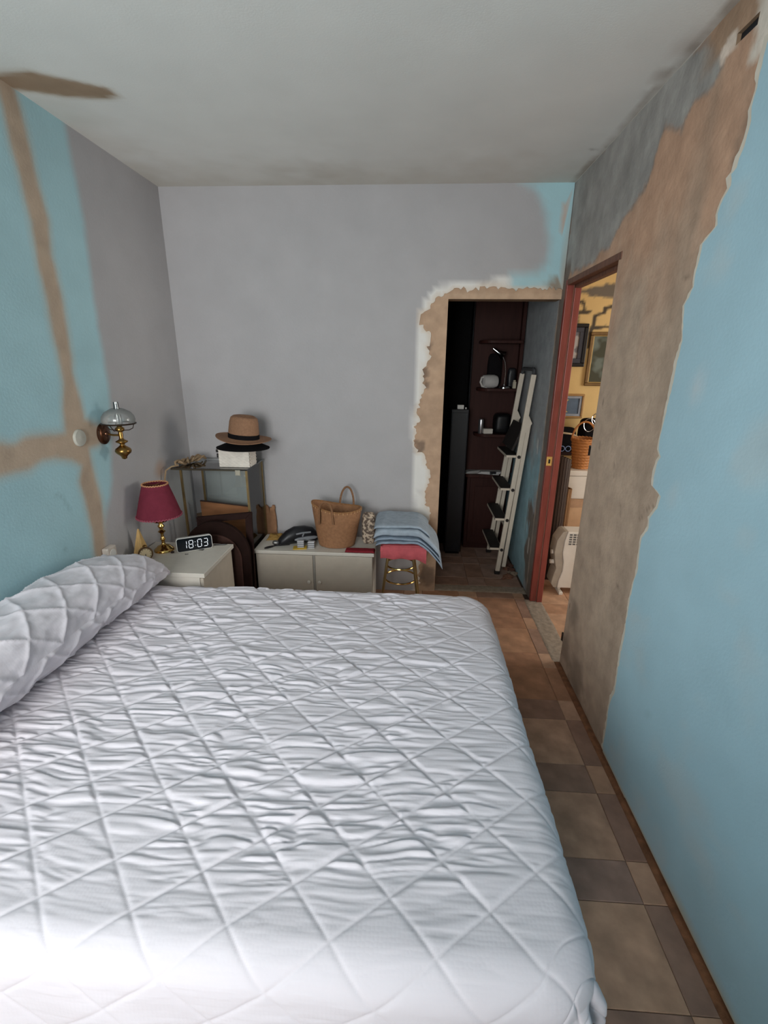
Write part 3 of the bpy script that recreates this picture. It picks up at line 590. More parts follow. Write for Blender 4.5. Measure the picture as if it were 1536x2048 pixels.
dcl = thing('digital_clock', 'white-edged black digital clock showing 18:03 on the nightstand', 'clock', (.292, 2.350, NZ))
Md = rz(math.radians(30))@Matrix.Rotation(-.16, 3, 'X'); dc = Vector((.292, 2.350, NZ+.0405))
def rrect(w, h, r, n=6):
    out = []
    for cx_, cy_, a0 in ((w/2-r, h/2-r, 0), (-w/2+r, h/2-r, PI/2), (-w/2+r, -h/2+r, PI), (w/2-r, -h/2+r, 1.5*PI)):
        out += [(cx_+r*math.cos(a0+PI/2*i/n), cy_+r*math.sin(a0+PI/2*i/n)) for i in range(n+1)]
    return out
fd = lambda a, b, h: dc+Md@Vector((a, -h, b))
MB().prism(rrect(.186, .078, .014), fd, -.030, .006).obj('housing', M_white, dcl, bevel=.002)
scr = MB().prism(rrect(.180, .072, .011), fd, .006, .0068).obj('screen', mat('black_glass', S(6, 7, 12), .12, spec=.6), dcl)
SEG = {'0': 'abcdef', '1': 'bc', '3': 'abcdg', '8': 'abcdefg'}
dg = MB(); dw, dh, t = .020, .042, .0026
def segm(x, s):
    c = {'a': (0, dh/2, 1), 'd': (0, -dh/2, 1), 'g': (0, 0, 1), 'b': (dw/2, dh/4, 0), 'c': (dw/2, -dh/4, 0), 'e': (-dw/2, -dh/4, 0), 'f': (-dw/2, dh/4, 0)}[s]
    w, h = (dw-.004, t) if c[2] else (t, dh/2-.004)
    a, b = x+c[0]+c[1]*.08, c[1]; dg.prism([(a-w/2, b-h/2), (a+w/2, b-h/2), (a+w/2, b+h/2), (a-w/2, b+h/2)], fd, .0068, .0074)
for x, ch in ((-.052, '1'), (-.019, '8'), (.026, '0'), (.058, '3')):
    for s in SEG[ch]: segm(x, s)
for b in (-.010, .010): dg.prism([(.0022, b-.0014), (.0048, b-.0014), (.0048, b+.0014), (.0022, b+.0014)], fd, .0068, .0074)
dg.obj('digits', mat('lit_digits', S(240, 246, 255), .5, emit=(.92, .96, 1, .55)), scr)
MB().box((dc.x-.055, dc.y+.000, NZ), (dc.x+.045, dc.y+.018, NZ+.004)).obj('foot', M_dark, dcl)
tag(MB().lathe([(.003,0),(.009,.002),(.010,.006),(.007,.010),(.002,.012)], (.186, 2.300, NZ), 16).obj('bottle_cap', mat('dark_brown_plastic', S(40, 26, 24), .4), smooth=True), 'small dark brown cap beside the digital clock', 'cap')
tag(MB().tube([(.365, 2.425, NZ+.004), (.372, 2.426, NZ+.004), (.425, 2.437, NZ+.004), (.440, 2.440, NZ+.004)], [.002, .004, .004, .001], 8).obj('pen', mat('black_plastic', S(22, 20, 22), .35), smooth=True), 'black pen lying behind the digital clock', 'pen')
tag(MB().obox((.275, 2.285, NZ+.002), (.014, .006, .004), rz(.5)).obox((.268, 2.282, NZ+.003), (.006, .006, .006), rz(.1)).obj('screw_anchor', mat('grey_plastic', S(110, 108, 104), .5), bevel=.001), 'tiny grey wall plug in front of the digital clock', 'plug')

# ------------------------------------------------------------------ wall light, cover plate, socket
sx_, sy_ = .088, 2.165
sc = thing('wall_lamp', 'antique brass oil-lamp style wall light with a clear glass globe', 'lamp', (0, sy_, 1.222))
MB().lathe([(.046,0),(.046,.006),(.040,.012),(.030,.015),(.012,.018),(.009,.026),(.004,.030)], (0.0005, sy_, 1.222), 36, sx=1.1, M=Matrix.Rotation(PI/2, 3, 'Y')).obj('back_plate', mat('dark_bronze', S(96, 66, 50), .25, .85), sc, smooth=True)
MB().tube([(.015, sy_, 1.222), (.05, sy_, 1.216), (sx_, sy_, 1.216)], .005, 10).obj('arm', M_ant, sc, smooth=True)
MB().lathe([(.004,1.100),(.012,1.104),(.013,1.112),(.020,1.120),(.034,1.132),(.037,1.141),(.033,1.152),(.016,1.164),(.010,1.170),(.012,1.176),(.027,1.184),(.027,1.188),(.012,1.196),(.009,1.204),(.011,1.222),(.009,1.232),(.020,1.238),(.020,1.250),(.012,1.256),(.010,1.272)], (sx_, sy_, 0), 32).obj('font', M_ant, sc, smooth=True, angle=65)
MB().tube([(sx_+.073*math.cos(a), sy_+.073*math.sin(a), 1.272) for a in np.linspace(0, 2*PI, 40, endpoint=False)], .0035, 8, True).tube([(sx_+.072, sy_, 1.270), (sx_+.066, sy_, 1.252), (sx_+.045, sy_, 1.242), (sx_+.012, sy_, 1.240)], .002, 6).tube([(sx_-.072, sy_, 1.270), (sx_-.066, sy_, 1.252), (sx_-.045, sy_, 1.242), (sx_-.012, sy_, 1.240)], .002, 6).tube([(sx_, sy_-.072, 1.270), (sx_, sy_-.045, 1.242), (sx_, sy_-.012, 1.240)], .002, 6).obj('shade_ring', mat('dark_ring', S(60, 46, 36), .35, .8), sc, smooth=True)
M_globe = glass_mat('frosted_globe', (.95, .96, .96), .06, .2, milk=.16)
MB().lathe([(.070,1.275),(.074,1.290),(.070,1.308),(.056,1.326),(.036,1.338),(.026,1.342),(.0255,1.340),(.035,1.336),(.055,1.324),(.069,1.307),(.073,1.290),(.069,1.276)], (sx_, sy_, 0), 40, cap=False).obj('globe', M_globe, sc, smooth=True)
MB().lathe([(.016,1.262),(.018,1.290),(.013,1.320),(.011,1.372),(.010,1.372),(.012,1.320),(.0165,1.290),(.015,1.263)], (sx_, sy_, 0), 24, cap=False).obj('chimney', glass_mat('clear_glass', (.94, .96, .96), .14), sc, smooth=True)
MB().lathe([(.008,1.262),(.010,1.278),(.013,1.290),(.009,1.305),(.002,1.318)], (sx_, sy_, 0), 16).obj('bulb', mat('milk_glass', S(226, 224, 216), .4), sc, smooth=True)
tag(MB().lathe([(.038,0),(.038,.005),(.034,.010),(.010,.013),(.003,.014)], (.0005, 1.996, 1.228), 36, M=Matrix.Rotation(PI/2, 3, 'Y')).obj('cover_plate', mat('ivory_plastic', S(186, 184, 174), .45), smooth=True), 'round pale junction cover where the plastered chases cross', 'cover')
so = thing('socket_box', 'white plastic socket box low on the wall behind the pillow', 'socket', (0, 2.035, .62))
MB().box((.001, 2.000, .622), (.034, 2.068, .690)).obj('box', mat('white_plastic', S(206, 196, 186), .4), so, bevel=.006)
MB().cyl((.034, 2.034, .656), (.036, 2.034, .656), .022, n=20).obj('outlet', M_white, so)

# ------------------------------------------------------------------ glass display stand in the corner and what lies on it
vx0, vx1, vy0, vy1, vz = .070, .500, 2.690, 2.985, .945
vit = thing('display_stand', 'glass display stand with thin brass posts in the room corner', 'display stand', (.285, 2.84, 0))
M_post = mat('dull_brass', S(150, 128, 88), .35, .8, var=.2); M_pg = glass_mat('pane_glass', (.94, .975, .965), .07); M_tg = glass_mat('top_glass', (.90, .95, .94), .12)
for x in (vx0+.02, vx1-.004):
    for y in (vy0, vy1-.006): MB().box((x-.006, y-.006, 0), (x+.006, y+.006, vz-.010)).obj('post', M_post, vit)
MB().box((vx0-.025, vy0-.03, vz-.008), (vx1+.012, vy1, vz)).obj('top', M_tg, vit)
M_rail = mat('dark_rail', S(86, 80, 68), .35, .7)
for a, b in (((vx0-.025, vy0-.032, vz-.012), (vx1-.06, vy0-.026, vz-.002)), ((vx0-.02, vy1-.012, vz-.020), (vx1, vy1-.004, vz-.009)), ((vx0+.02, vy0, .05), (vx1-.004, vy0+.008, .06)), ((vx0+.02, vy1-.012, .05), (vx1-.004, vy1-.004, .06))): MB().box(a, b).obj('rail', M_rail, vit)
MB().box((vx0+.03, vy1-.010, .06), (vx1-.012, vy1-.006, vz-.02)).obj('back_pane', M_pg, vit)
MB().box((vx1-.006, vy0+.008, .06), (vx1-.002, vy1-.014, vz-.012)).obj('side_pane', M_pg, vit)
MB().box((vx1-.060, vy0-.036, vz-.036), (vx1-.030, vy0-.028, vz-.004)).box((vx1-.056, vy0-.038, vz-.032), (vx1-.034, vy0-.036, vz-.010)).obj('latch', mat('pale_metal', S(170, 164, 148), .4, .3), vit, bevel=.001)
# knotted rope
rp = MB(); rr = random.Random(11)
for j in range(4):
    pts = []
    for i in range(40):
        t_ = i/39; a = t_*9+j*1.7; pts.append((.072+.052*t_*(1+.1*j)+.022*math.cos(a), 2.705+.20*t_+.03*math.sin(a*1.3+j), vz+.008+.012*(1+math.sin(a*2+j))))
    rp.tube(pts, .006, 6)
rp.tube([(.075, 2.70, vz+.008), (.050, 2.66, vz+.007), (.030, 2.63, vz-.010), (.022, 2.62, vz-.06), (.020, 2.62, vz-.10)], .005, 6)
tag(rp.obj('rope', fabric('sisal_rope', S(156, 132, 104), 300), smooth=True), 'knotted beige rope lying on the glass stand', 'rope')

def woven(mb, p0, p1, z0, z1, rows, cols, amp, nrm):
    p0, p1, nrm = np.array(p0, float), np.array(p1, float), np.array(nrm, float); na, nb = cols*4+1, rows*4+1
    A, B = np.meshgrid(np.linspace(0, 1, na), np.linspace(0, 1, nb), indexing='ij')
    row = np.floor(B*rows*.9999); h = amp*np.abs(np.sin(B*rows*PI))*(.55+.45*np.cos(A*cols*PI+row*PI))
    G = p0[None, None]*(1-A[..., None])+p1[None, None]*A[..., None]; G = np.concatenate([G, (z0+(z1-z0)*B)[..., None]], -1)
    nn = np.append(nrm, 0); mb.grid(G+nn*h[..., None])
wb = thing('wicker_box', 'white woven wicker box under the straw hat', 'box', (.40, 2.775, vz))
M_ww = mat('white_wicker', S(222, 214, 204), .7, var=.12, bump=.2)
bm = MB(); bx0, bx1, by0, by1, bz0, bz1 = .325, .512, 2.715, 2.835, vz+.001, vz+.108
woven(bm, (bx0, by0), (bx1, by0), bz0, bz1, 11, 13, .004, (0, -1)); woven(bm, (bx1, by0), (bx1, by1), bz0, bz1, 11, 9, .004, (1, 0)); woven(bm, (bx1, by1), (bx0, by1), bz0, bz1, 11, 13, .004, (0, 1)); woven(bm, (bx0, by1), (bx0, by0), bz0, bz1, 11, 9, .004, (-1, 0))
bm.box((bx0+.004, by0+.004, bz0), (bx1-.004, by1-.004, bz1-.004)).obj('body', M_ww, wb, smooth=True)
rim = MB().tube([(bx0, by0, bz1), (bx1, by0, bz1), (bx1, by1, bz1), (bx0, by1, bz1)], .005, 6, True).obj('rim', M_ww, wb, smooth=True)
MB().box((bx0-.014, by0-.002, bz1-.018), (bx0-.002, by0+.012, bz1-.002)).box((bx0-.012, by0, bz1-.050), (bx0-.004, by0+.008, bz1-.026)).obj('strap', M_dark, wb)

def hat(name, c, R, crown_r, crown_h, m, band, tilt, label, curl, oval=.88, droop=0):
    h = thing(name, label, 'hat', c); C = Vector(c); Mt = Matrix.Rotation(tilt[0], 3, 'X')@Matrix.Rotation(tilt[1], 3, 'Y'); n = 56
    def ring(r, z, pinch=0, rim=0):
        out = []
        for k in range(n):
            a = 2*PI*k/n; x, y = r*math.cos(a), r*oval*math.sin(a); zz = z+rim*droop+rim*(curl*math.cos(a)**2*.9-curl*.5*(math.sin(a) < 0)*math.sin(a)**2)
            if pinch: zz -= pinch*max(0, 1-(y/(.5*crown_r))**2)*(.6+.4*math.cos(a)); 
            out.append(C+Mt@Vector((x, y, zz)))
        return out
    b = .004
    R1 = [ring(crown_r, 0), ring(crown_r*1.08, .001), ring((crown_r+R)/2, .001, 0, .35), ring(R*.97, .002, 0, .9), ring(R, .003, 0, 1.), ring(R, .003+b, 0, 1.), ring(R*.97, .002+b, 0, .9), ring((crown_r+R)/2, .003+b, 0, .35), ring(crown_r*1.08, .004+b), ring(crown_r, .012)]
    MB().rings(R1, cap=False).obj('brim', m, h, smooth=True, angle=70)
    R2 = [ring(crown_r, .004), ring(crown_r*.99, crown_h*.35), ring(crown_r*.93, crown_h*.75), ring(crown_r*.86, crown_h*.92), ring(crown_r*.72, crown_h, .004), ring(crown_r*.5, crown_h*1.0, .02), ring(crown_r*.25, crown_h*.98, .026), ring(crown_r*.02, crown_h*.98, .028)]
    cr = MB().rings(R2).obj('crown', m, h, smooth=True, angle=80)
    if band is not None: MB().rings([ring(crown_r*1.012, .008), ring(crown_r*1.025, .010), ring(crown_r*1.015, .036), ring(crown_r*1.0, .038)], cap=False).obj('hat_band', band, cr, smooth=True)
    return h
M_straw = mat('straw', S(142, 106, 80), .75, var=.15, vscale=90, bump=.8, bscale=260); M_felt = fabric('black_felt', S(20, 18, 20), 300)
hat('felt_hat', (.455, 2.785, 1.076), .160, .080, .030, M_felt, None, (0, .02), 'black felt hat brim showing beneath the straw hat', 0, droop=-.026)
hat('straw_hat', (.462, 2.785, 1.104), .166, .092, .142, M_straw, M_felt, (.02, .10), 'brown straw fedora with a black band on the stacked hats', .012)

# ------------------------------------------------------------------ boards, frame and panel standing in the corner
M_ply = mat('orange_plywood', S(164, 112, 74), .65, var=.16, vscale=8, stretch=(1, 1, 5), bump=.1)
fy = lambda y: (lambda a, b, h: (a, y+h-.06*(b-.6), b))
bd = thing('plywood_board', 'orange-brown plywood board with a dark edge inside the glass stand', 'board', (.28, 2.90, 0))
MB().prism([(.085, 0), (.470, 0), (.480, .628), (.087, .666)], fy(2.905), 0, .014).obj('sheet', M_ply, bd)
MB().prism([(.470, 0), (.4765, 0), (.4865, .630), (.480, .6285)], fy(2.902), 0, .018).prism([(.087, .6665), (.480, .6285), (.480, .6335), (.087, .671)], fy(2.902), 0, .018).obj('edging', mat('dark_edge', S(58, 36, 28), .6), bd)
bl = jag([(.492, .622), (.508, .620), (.520, .606), (.524, .560), (.527, .604), (.540, .606), (.546, .622), (.560, .620), (.564, .600), (.560, .590), (.566, .54), (.566, .3), (.566, 0)], .0015, .02, 4)
tag(MB().prism(bl[::-1]+[(.492, 0)][::1], lambda a, b, h: (a, 2.990+h, b), 0, .016).obj('broken_board', mat('weathered_board', S(150, 110, 80), .8, var=.25, bump=.4)), 'broken notched wooden board standing behind the cabinet corner', 'board')
tag(MB().prism([(.036, 0), (.081, 0), (.081, .574), (.036, .566)], lambda a, b, h: (a, 2.935+h-.02*(b-.6), b), 0, .012).obj('narrow_board', mat('dusty_board', S(112, 92, 74), .8, var=.2)), 'dusty narrow board leaning in the corner behind the plywood', 'board')
pfx = -.018
pf = thing('picture_frame', 'empty dark brown wooden frame leaning behind the nightstand', 'frame', (.37, 2.59, 0))
M_dkf = mat('dark_walnut', S(44, 28, 25), .8, var=.2, spec=.12)
ft = lambda a, b, h: (a+pfx, 2.585+h+.05*b, b)
for P in ([(.205, .0), (.243, .0), (.243, .615), (.205, .650)], [(.505, .0), (.543, .0), (.548, .690), (.508, .648)], [(.205, .650), (.243, .615), (.508, .648), (.548, .690)], [(.243, .0), (.505, .0), (.505, .04), (.243, .04)]): MB().prism(P, ft, 0, .022).obj('frame_member', M_dkf, pf, bevel=.002)
ap = thing('arched_panel', 'dark brown arched padded panel standing behind the nightstand', 'panel', (.325, 2.51, 0))
def arch(r, cx_, cz_, z0): return [(cx_-r, z0)]+[(cx_-r*math.cos(a), cz_+r*math.sin(a)) for a in np.linspace(0, PI, 36)]+[(cx_+r, z0)]
fa = lambda a, b, h: (a, 2.500-h+.05*b, b)
MB().prism(arch(.200, .335, .455, 0)[::-1], fa, -.030, 0).obj('backing', mat('chestnut_panel', S(36, 23, 20), .85, var=.2, spec=.08), ap, bevel=.006)
MB().prism(arch(.155, .335, .425, .05)[::-1], fa, 0, .014).obj('padding', mat('brown_leather', S(66, 46, 41), .85, var=.15, bump=.2, spec=.08), ap, bevel=.010, smooth=True)

# ------------------------------------------------------------------ things on the white cabinet
pt = thing('power_tool', 'black electric sander with a grey handle strip on the white cabinet', 'power tool', (.79, 2.80, CZ))
M_bk = mat('tool_black', S(26, 26, 30), .4); M_gp = mat('tool_grey', S(126, 128, 132), .4)
prof = [(-.125,.020,.022),(-.110,.032,.030),(-.070,.040,.050),(-.02,.044,.062),(.05,.044,.060),(.10,.040,.052),(.125,.030,.036),(.132,.012,.014)]
dirv = Vector((.80, .42, 0)).normalized(); sid = Vector((-dirv.y, dirv.x, 0)); C = Vector((.760, 2.80, CZ))
R = []
for s, w, h in prof:
    zc = h*.92+.002; R.append([C+dirv*s+sid*(w*math.cos(a))+Vector((0, 0, zc+h*.92*math.sin(a))) for a in np.linspace(0, 2*PI, 24, endpoint=False)])
MB().rings(R).obj('body', M_bk, pt, smooth=True, angle=60)
MB().tube([C+dirv*-.02-sid*.050+Vector((0,0,.080)), C+dirv*.02-sid*.054+Vector((0,0,.085)), C+dirv*.075-sid*.052+Vector((0,0,.082))], .006, 8).tube([C+dirv*.03-sid*.054+Vector((0,0,.083)), C+dirv*.02-sid*.052+Vector((0,0,.060))], .005, 8).obj('handle_strip', M_gp, pt, smooth=True)
R = [[C+dirv*s-sid*(.036+.012*q)+sid*(.010*math.cos(a))+Vector((0,0,.040+.016*q*math.sin(a))) for a in np.linspace(0, 2*PI, 14, endpoint=False)] for s, q in ((-.03,.2),(-.01,.8),(.05,1),(.10,.8),(.12,.2))]
MB().rings(R).obj('side_cover', M_gp, pt, smooth=True)
MB().lathe([(.010,0),(.014,.006),(.016,.020),(.016,.030),(.012,.034),(.010,.040)], C+dirv*-.122+Vector((0,0,.020)), 18, M=Matrix.Rotation(-PI/2, 3, 'Y')).obj('nozzle', mat('steel', S(120, 118, 116), .35, .8), pt, smooth=True)
cb = []
for a in np.linspace(0, 1, 40): cb.append((.66-.11*math.sin(a*PI)+.055*a, 2.765-.09*math.sin(a*PI*.95)+.02*a-.02*math.sin(a*7), CZ+.004+.012*max(0, 1-a*6)))
MB().tube(cb, .0038, 8).obj('cord', M_dark, pt, smooth=True)
M_yel = mat('yellow_card', S(196, 160, 60), .6)
tag(MB().obox((.795, 2.712, CZ+.0035), (.085, .052, .006), rz(.15)).obj('sandpaper_pack', M_yel, bevel=.001), 'yellow card pack lying in front of the black sander', 'pack')
def batt(x, y, a, lab, grp=None, z=CZ):
    t = thing('small_carton', lab, 'carton', (x, y, z), grp)
    MB().obox((x, y, z+.022), (.042, .030, .042), rz(a)).obj('box', mat('carton_white', S(196, 196, 200), .5), t, bevel=.002)
    for dz in (.010, .022, .034): MB().obox((x, y, z+dz), (.0435, .0315, .004), rz(a)).obj('printed_band', M_dark, t)
batt(.800, 2.716, .12, 'small black-banded white carton standing on the yellow pack', z=CZ+.0066); batt(.866, 2.726, .05, 'small black-banded white carton between the yellow pack and woven basket')
rg = MB(); X_, Y_ = np.meshgrid(np.linspace(0, 1, 24), np.linspace(0, 1, 18), indexing='ij')
e = np.minimum(np.minimum(X_, 1-X_), np.minimum(Y_, 1-Y_)); rg.grid(np.stack([.540+.105*X_+.012*(fbm(X_, Y_, 3, 3, 4)-.5), 2.825+.09*Y_+.015*(fbm(X_, Y_, 3, 3, 6)-.5), CZ+.001+np.clip(e/.15, 0, 1)*(.006+.030*fbm(X_, Y_, 5, 3, 8))], -1))
tag(rg.obj('dust_cloth', fabric('ochre_cloth', S(150, 118, 66), 200), smooth=True), 'crumpled ochre dust cloth at the cabinet corner by the board', 'cloth')

bk = thing('woven_basket', 'tall oval brown woven basket bag with two loop handles', 'basket', (1.02, 2.79, CZ))
M_bask = mat('palm_weave', S(150, 108, 76), .75, var=.2, vscale=60, bump=.4, bscale=200)
def bring(f, out=0, seed=0, n=72, rows=26):
    w = .112+.046*f**.8+out; d_ = .078+.022*f+out; z = CZ+.002+.255*f
    res = []
    for k in range(n):
        a = 2*PI*k/n; q = (.0018*math.sin(k*PI+seed*PI)); res.append((1.018+(w+q)*math.cos(a)+.004*f, 2.795+(d_+q)*math.sin(a), z-.018*f*math.cos(a)+.012*f*math.cos(2*a)))
    return res
Rg = []
for i in range(27):
    for o_, df in ((-.0015, 0), (.002, .018)):
        f = min(1, i/26+df)
        if i < 26 or df == 0: Rg.append(bring(f, o_, i))
inner = [bring(f, -.008, 0) for f in (1, .7, .4, .05)]
MB().rings(Rg+inner).obj('body', M_bask, bk, smooth=True, angle=80)
MB().tube([Vector(p)+Vector((0, 0, .002)) for p in bring(1, -.002, 0)], .0055, 8, True).obj('rim', mat('palm_rim', S(140, 98, 60), .75, var=.3, vscale=120, bump=.6), bk, smooth=True)
rb = bring(1, .001, 0); st_ = MB()
for k in range(0, 72, 2): st_.tube([Vector(rb[k])+Vector((0,0,.006)), Vector(rb[k])+Vector((0,0,-.010))], .0022, 5)
st_.obj('rim_stitching', mat('pale_raffia', S(196, 156, 110), .7), bk)['kind'] = 'stuff'
def loop(xa, xb, y, zr, h, lean): return [(xa-.004, y, zr-.07), (xa, y-.003, zr-.02)]+[((xa+xb)/2-(xb-xa)/2*math.cos(a), y+lean*math.sin(a), zr+h*math.sin(a)) for a in np.linspace(.0, PI, 18)]+[(xb, y-.003, zr-.02), (xb+.006, y, zr-.07)]
for xa, xb, y, zr, h, ln in ((.930, 1.010, 2.690, .672, .078, -.010), (1.028, 1.118, 2.894, .672, .112, .030)): MB().tube(loop(xa, xb, y, zr, h, ln), .0065, 8).obj('handle', mat('raffia_handle', S(128, 92, 64), .8, var=.3, vscale=90, bump=.6), bk, smooth=True)

def pillowy(name, c, sx, sy, sz, m, label, cat, seed, M=None, parent=None):
    n_, k_ = 40, 28; a = np.linspace(-PI/2, PI/2, k_)[:, None]; b = np.linspace(0, 2*PI, n_)[None]; e = .45
    sp_ = lambda q, e: np.sign(q)*np.abs(q)**e
    X = sp_(np.cos(a), e)*sp_(np.cos(b), e)*sx; Y = sp_(np.cos(a), e*1.3)*sp_(np.sin(b), e*1.6)*sy*(1-.35*(np.abs(X)/sx)**4); Z = sp_(np.sin(a), e)*sz*np.ones_like(b)
    r = 1+.18*(fbm(b*1.2+0*a, a*2+0*b, 1.2, 3, seed)-.5); P = np.stack([X*r, Y*r, Z], -1); P[:, -1] = P[:, 0]
    if M is not None: P = P@np.array(M).T
    return tag(MB().grid(P+np.array(c)).obj(name, m, parent, smooth=True, angle=0), label, cat)
def blotch(name, c1, c2, scale):
    m, nt, b = new_mat(name); N = nt.nodes; L = nt.links; tc = N.new('ShaderNodeTexCoord'); no = N.new('ShaderNodeTexNoise'); no.inputs['Scale'].default_value = scale; no.inputs['Detail'].default_value = 2; L.new(tc.outputs['Object'], no.inputs['Vector'])
    cr = N.new('ShaderNodeValToRGB'); cr.color_ramp.elements[0].color = (*c1, 1); cr.color_ramp.elements[1].color = (*c2, 1); cr.color_ramp.elements[0].position = .46; cr.color_ramp.elements[1].position = .54
    L.new(no.outputs[0], cr.inputs[0]); L.new(cr.outputs[0], b.inputs['Base Color']); b.inputs['Roughness'].default_value = .9; return m
pillowy('floral_pouch', (1.222, 2.835, CZ+.106), .044, .040, .105, blotch('floral_cloth', S(96, 82, 72), S(186, 168, 148), 60), 'beige patterned cloth pouch between the basket and the towels', 'pouch', 5)
def slab(mb, x0, x1, y0, y1, zf, th, seed=1, nx=60, ny=36, amp=.006, yw=0):
    """folded cloth: a closed rounded section carried along x over whatever it lies on; zf gives the height of its underside"""
    x = np.linspace(0, 1, nx)[:, None]; a = np.linspace(0, 2*PI, ny)[None]; sp_ = lambda q, e: np.sign(q)*np.abs(q)**e
    en = np.clip(np.minimum(x, 1-x)/.05, 0, 1)**.5*.75+.25
    yc = (y0+y1)/2+yw*np.sin(x*5+seed); Y = yc+(y1-y0)/2*sp_(np.cos(a), .35)*(.985+.015*en)+.012*(fbm(x*3, a*0, 2, 3, seed)-.5)*np.cos(a); X = x0+(x1-x0)*x+0*a+.010*(fbm(Y*20, x*0, 1, 3, seed+3)-.5)
    zb = zf(X, Y); Z = zb+th*en*(.5+.5*sp_(np.sin(a), .5))+amp*(fbm(X*14, Y*10, 1, 3, seed+5)-.5)
    P = np.stack([X, Y, Z], -1); mb.rings([[tuple(p) for p in r[:-1]] for r in P]); return mb
SXc, SYc, SZt = 1.436, 2.735, .470
stool = thing('stool', 'round stool with four splayed brass legs under the towels', 'stool', (SXc, SYc, 0))
MB().lathe([(.100,.440),(.124,.445),(.130,.455),(.126,.466),(.10,.470)], (SXc, SYc, 0), 36).obj('seat', mat('stool_vinyl', S(40, 30, 30), .5), stool, smooth=True)
for s in (-1, 1):
    for t_ in (-1, 1): MB().tube([(SXc+s*.074, SYc+t_*.074, .445), (SXc+s*.105, SYc+t_*.105, .20), (SXc+s*.128, SYc+t_*.128, .0)], .0085, 10).obj('leg', M_post, stool, smooth=True)
for z, r in ((.335, .092), (.242, .104)): MB().tube([(SXc+r*math.cos(a), SYc+r*math.sin(a), z) for a in np.linspace(0, 2*PI, 40, endpoint=False)], .006, 8, True).obj('foot_ring', M_gold, stool, smooth=True)
drop = lambda X, Y, z0, xl, xr, kl, kr: z0-kl*np.clip(xl-X, 0, 9)**1.6-kr*np.clip(X-xr, 0, 9)**1.4
M_redc = fabric('coral_towel', S(182, 88, 94), 260); M_redd = fabric('dark_red_cloth', S(128, 40, 48), 260)
rt_ = MB(); slab(rt_, 1.312, 1.592, 2.585, 2.86, lambda X, Y: drop(X, Y, .476, 1.325, 1.545, 2.6, 2.4)-.25*np.clip(2.605-Y, 0, 1)*0, .030, 3); slab(rt_, 1.320, 1.585, 2.590, 2.86, lambda X, Y: drop(X, Y, .500, 1.325, 1.545, 2.2, 2.2), .022, 4)
# front flap hanging over the seat edge
fl = MB(); A_, B_ = np.meshgrid(np.linspace(0, 1, 40), np.linspace(0, 1, 20), indexing='ij')
Xf = 1.316+.275*A_; Zf = .510-.075*B_-.05*np.clip(A_-.75, 0, 1)*B_*2; Yf = 2.586-.010*np.sin(B_*2.5)+.008*np.sin(A_*17)*B_
rt_.grid(np.stack([Xf, Yf, Zf], -1)); rt_.grid(np.stack([Xf, Yf+.008, Zf], -1)[:, ::-1])
tag(rt_.obj('coral_towel', M_redc, smooth=True, angle=60), 'coral red towel lying between the stool and the blue towels', 'towel')
M_blt = fabric('blue_towel_cloth', S(158, 170, 182), 260); M_blt2 = fabric('slate_blue_cloth', S(140, 154, 170), 260)
def btowel(layers, m, label):
    mb = MB()
    for x0, x1, y0, y1, z0, th, sd_, kl, kr in layers: slab(mb, x0, x1, y0, y1, lambda X, Y: drop(X, Y, z0, 1.335, 1.535, kl, kr), th, sd_, amp=.010)
    tag(mb.obj('blue_towel', m, smooth=True, angle=60), label, 'towel')
btowel([(1.285, 1.690, 2.580, 2.88, .528, .020, 7, 1.6, 2.1), (1.278, 1.680, 2.584, 2.88, .549, .018, 8, 1.5, 2.05)], M_blt2, 'slate blue folded towel at the bottom of the blue pile on the stool')
btowel([(1.276, 1.676, 2.592, 2.89, .570, .046, 9, 1.3, 2.0), (1.272, 1.61, 2.610, 2.90, .616, .022, 10, 1.1, 1.9)], M_blt, 'pale blue thick towel on top of the pile on the stool')
rd = MB(); slab(rd, 1.090, 1.276, 2.660, 2.712, lambda X, Y: CZ+.001+0*X, .016, 12, amp=.002); tag(rd.obj('red_cloth', M_redd, smooth=True, angle=60), 'dark red folded cloth lying flat in front of the basket', 'cloth')

# ------------------------------------------------------------------ closet contents
M_mah = mat('mahogany', S(52, 28, 24), .55, var=.25, vscale=10, stretch=(6, 6, .7), spec=.15)
CY = 3.875
su = thing('wall_shelving', 'dark mahogany shelf unit with rounded shelves at the closet back', 'shelf unit', (2.13, 3.9, .70))
MB().box((1.945, CY, .70), (2.315, CY+.03, 2.35)).obj('back_panel', M_mah, su)
MB().box((2.292, CY-.06, .70), (2.316, CY, 2.35)).obj('side_panel', M_mah, su)
def shelf_poly(x0, x1, y0, y1, r): return [(x1, y1), (x0, y1), (x0, y0+r)]+[(x0+r-r*math.cos(a), y0+r-r*math.sin(a)) for a in np.linspace(0, PI/2, 10)]+[(x1, y0)]
for z in (1.722, 1.375, 1.025): MB().prism(shelf_poly(1.985, 2.290, CY-.163, CY-.0005, .10)[::-1], lambda a, b, h: (a, b, h), z-.022, z).obj('shelf', M_mah, su, bevel=.003)
lc = thing('closet_cabinet', 'dark mahogany cupboard with a panelled door below the closet shelves', 'cabinet', (2.12, 3.95, 0))
MB().box((1.965, CY+.001, 0), (2.30, 4.2, .655)).obj('body', M_mah, lc); MB().prism(shelf_poly(1.93, 2.30, CY-.09, 4.2, .06)[::-1], lambda a, b, h: (a, b, h), .656, .685).obj('top', M_mah, lc, bevel=.004)
dd_ = MB().box((1.99, CY-.018, .05), (2.285, CY, .64)).obj('door', M_mah, lc, bevel=.003); MB().box((2.03, CY-.026, .12), (2.245, CY-.018, .57)).obj('raised_panel', M_mah, dd_, bevel=.006)
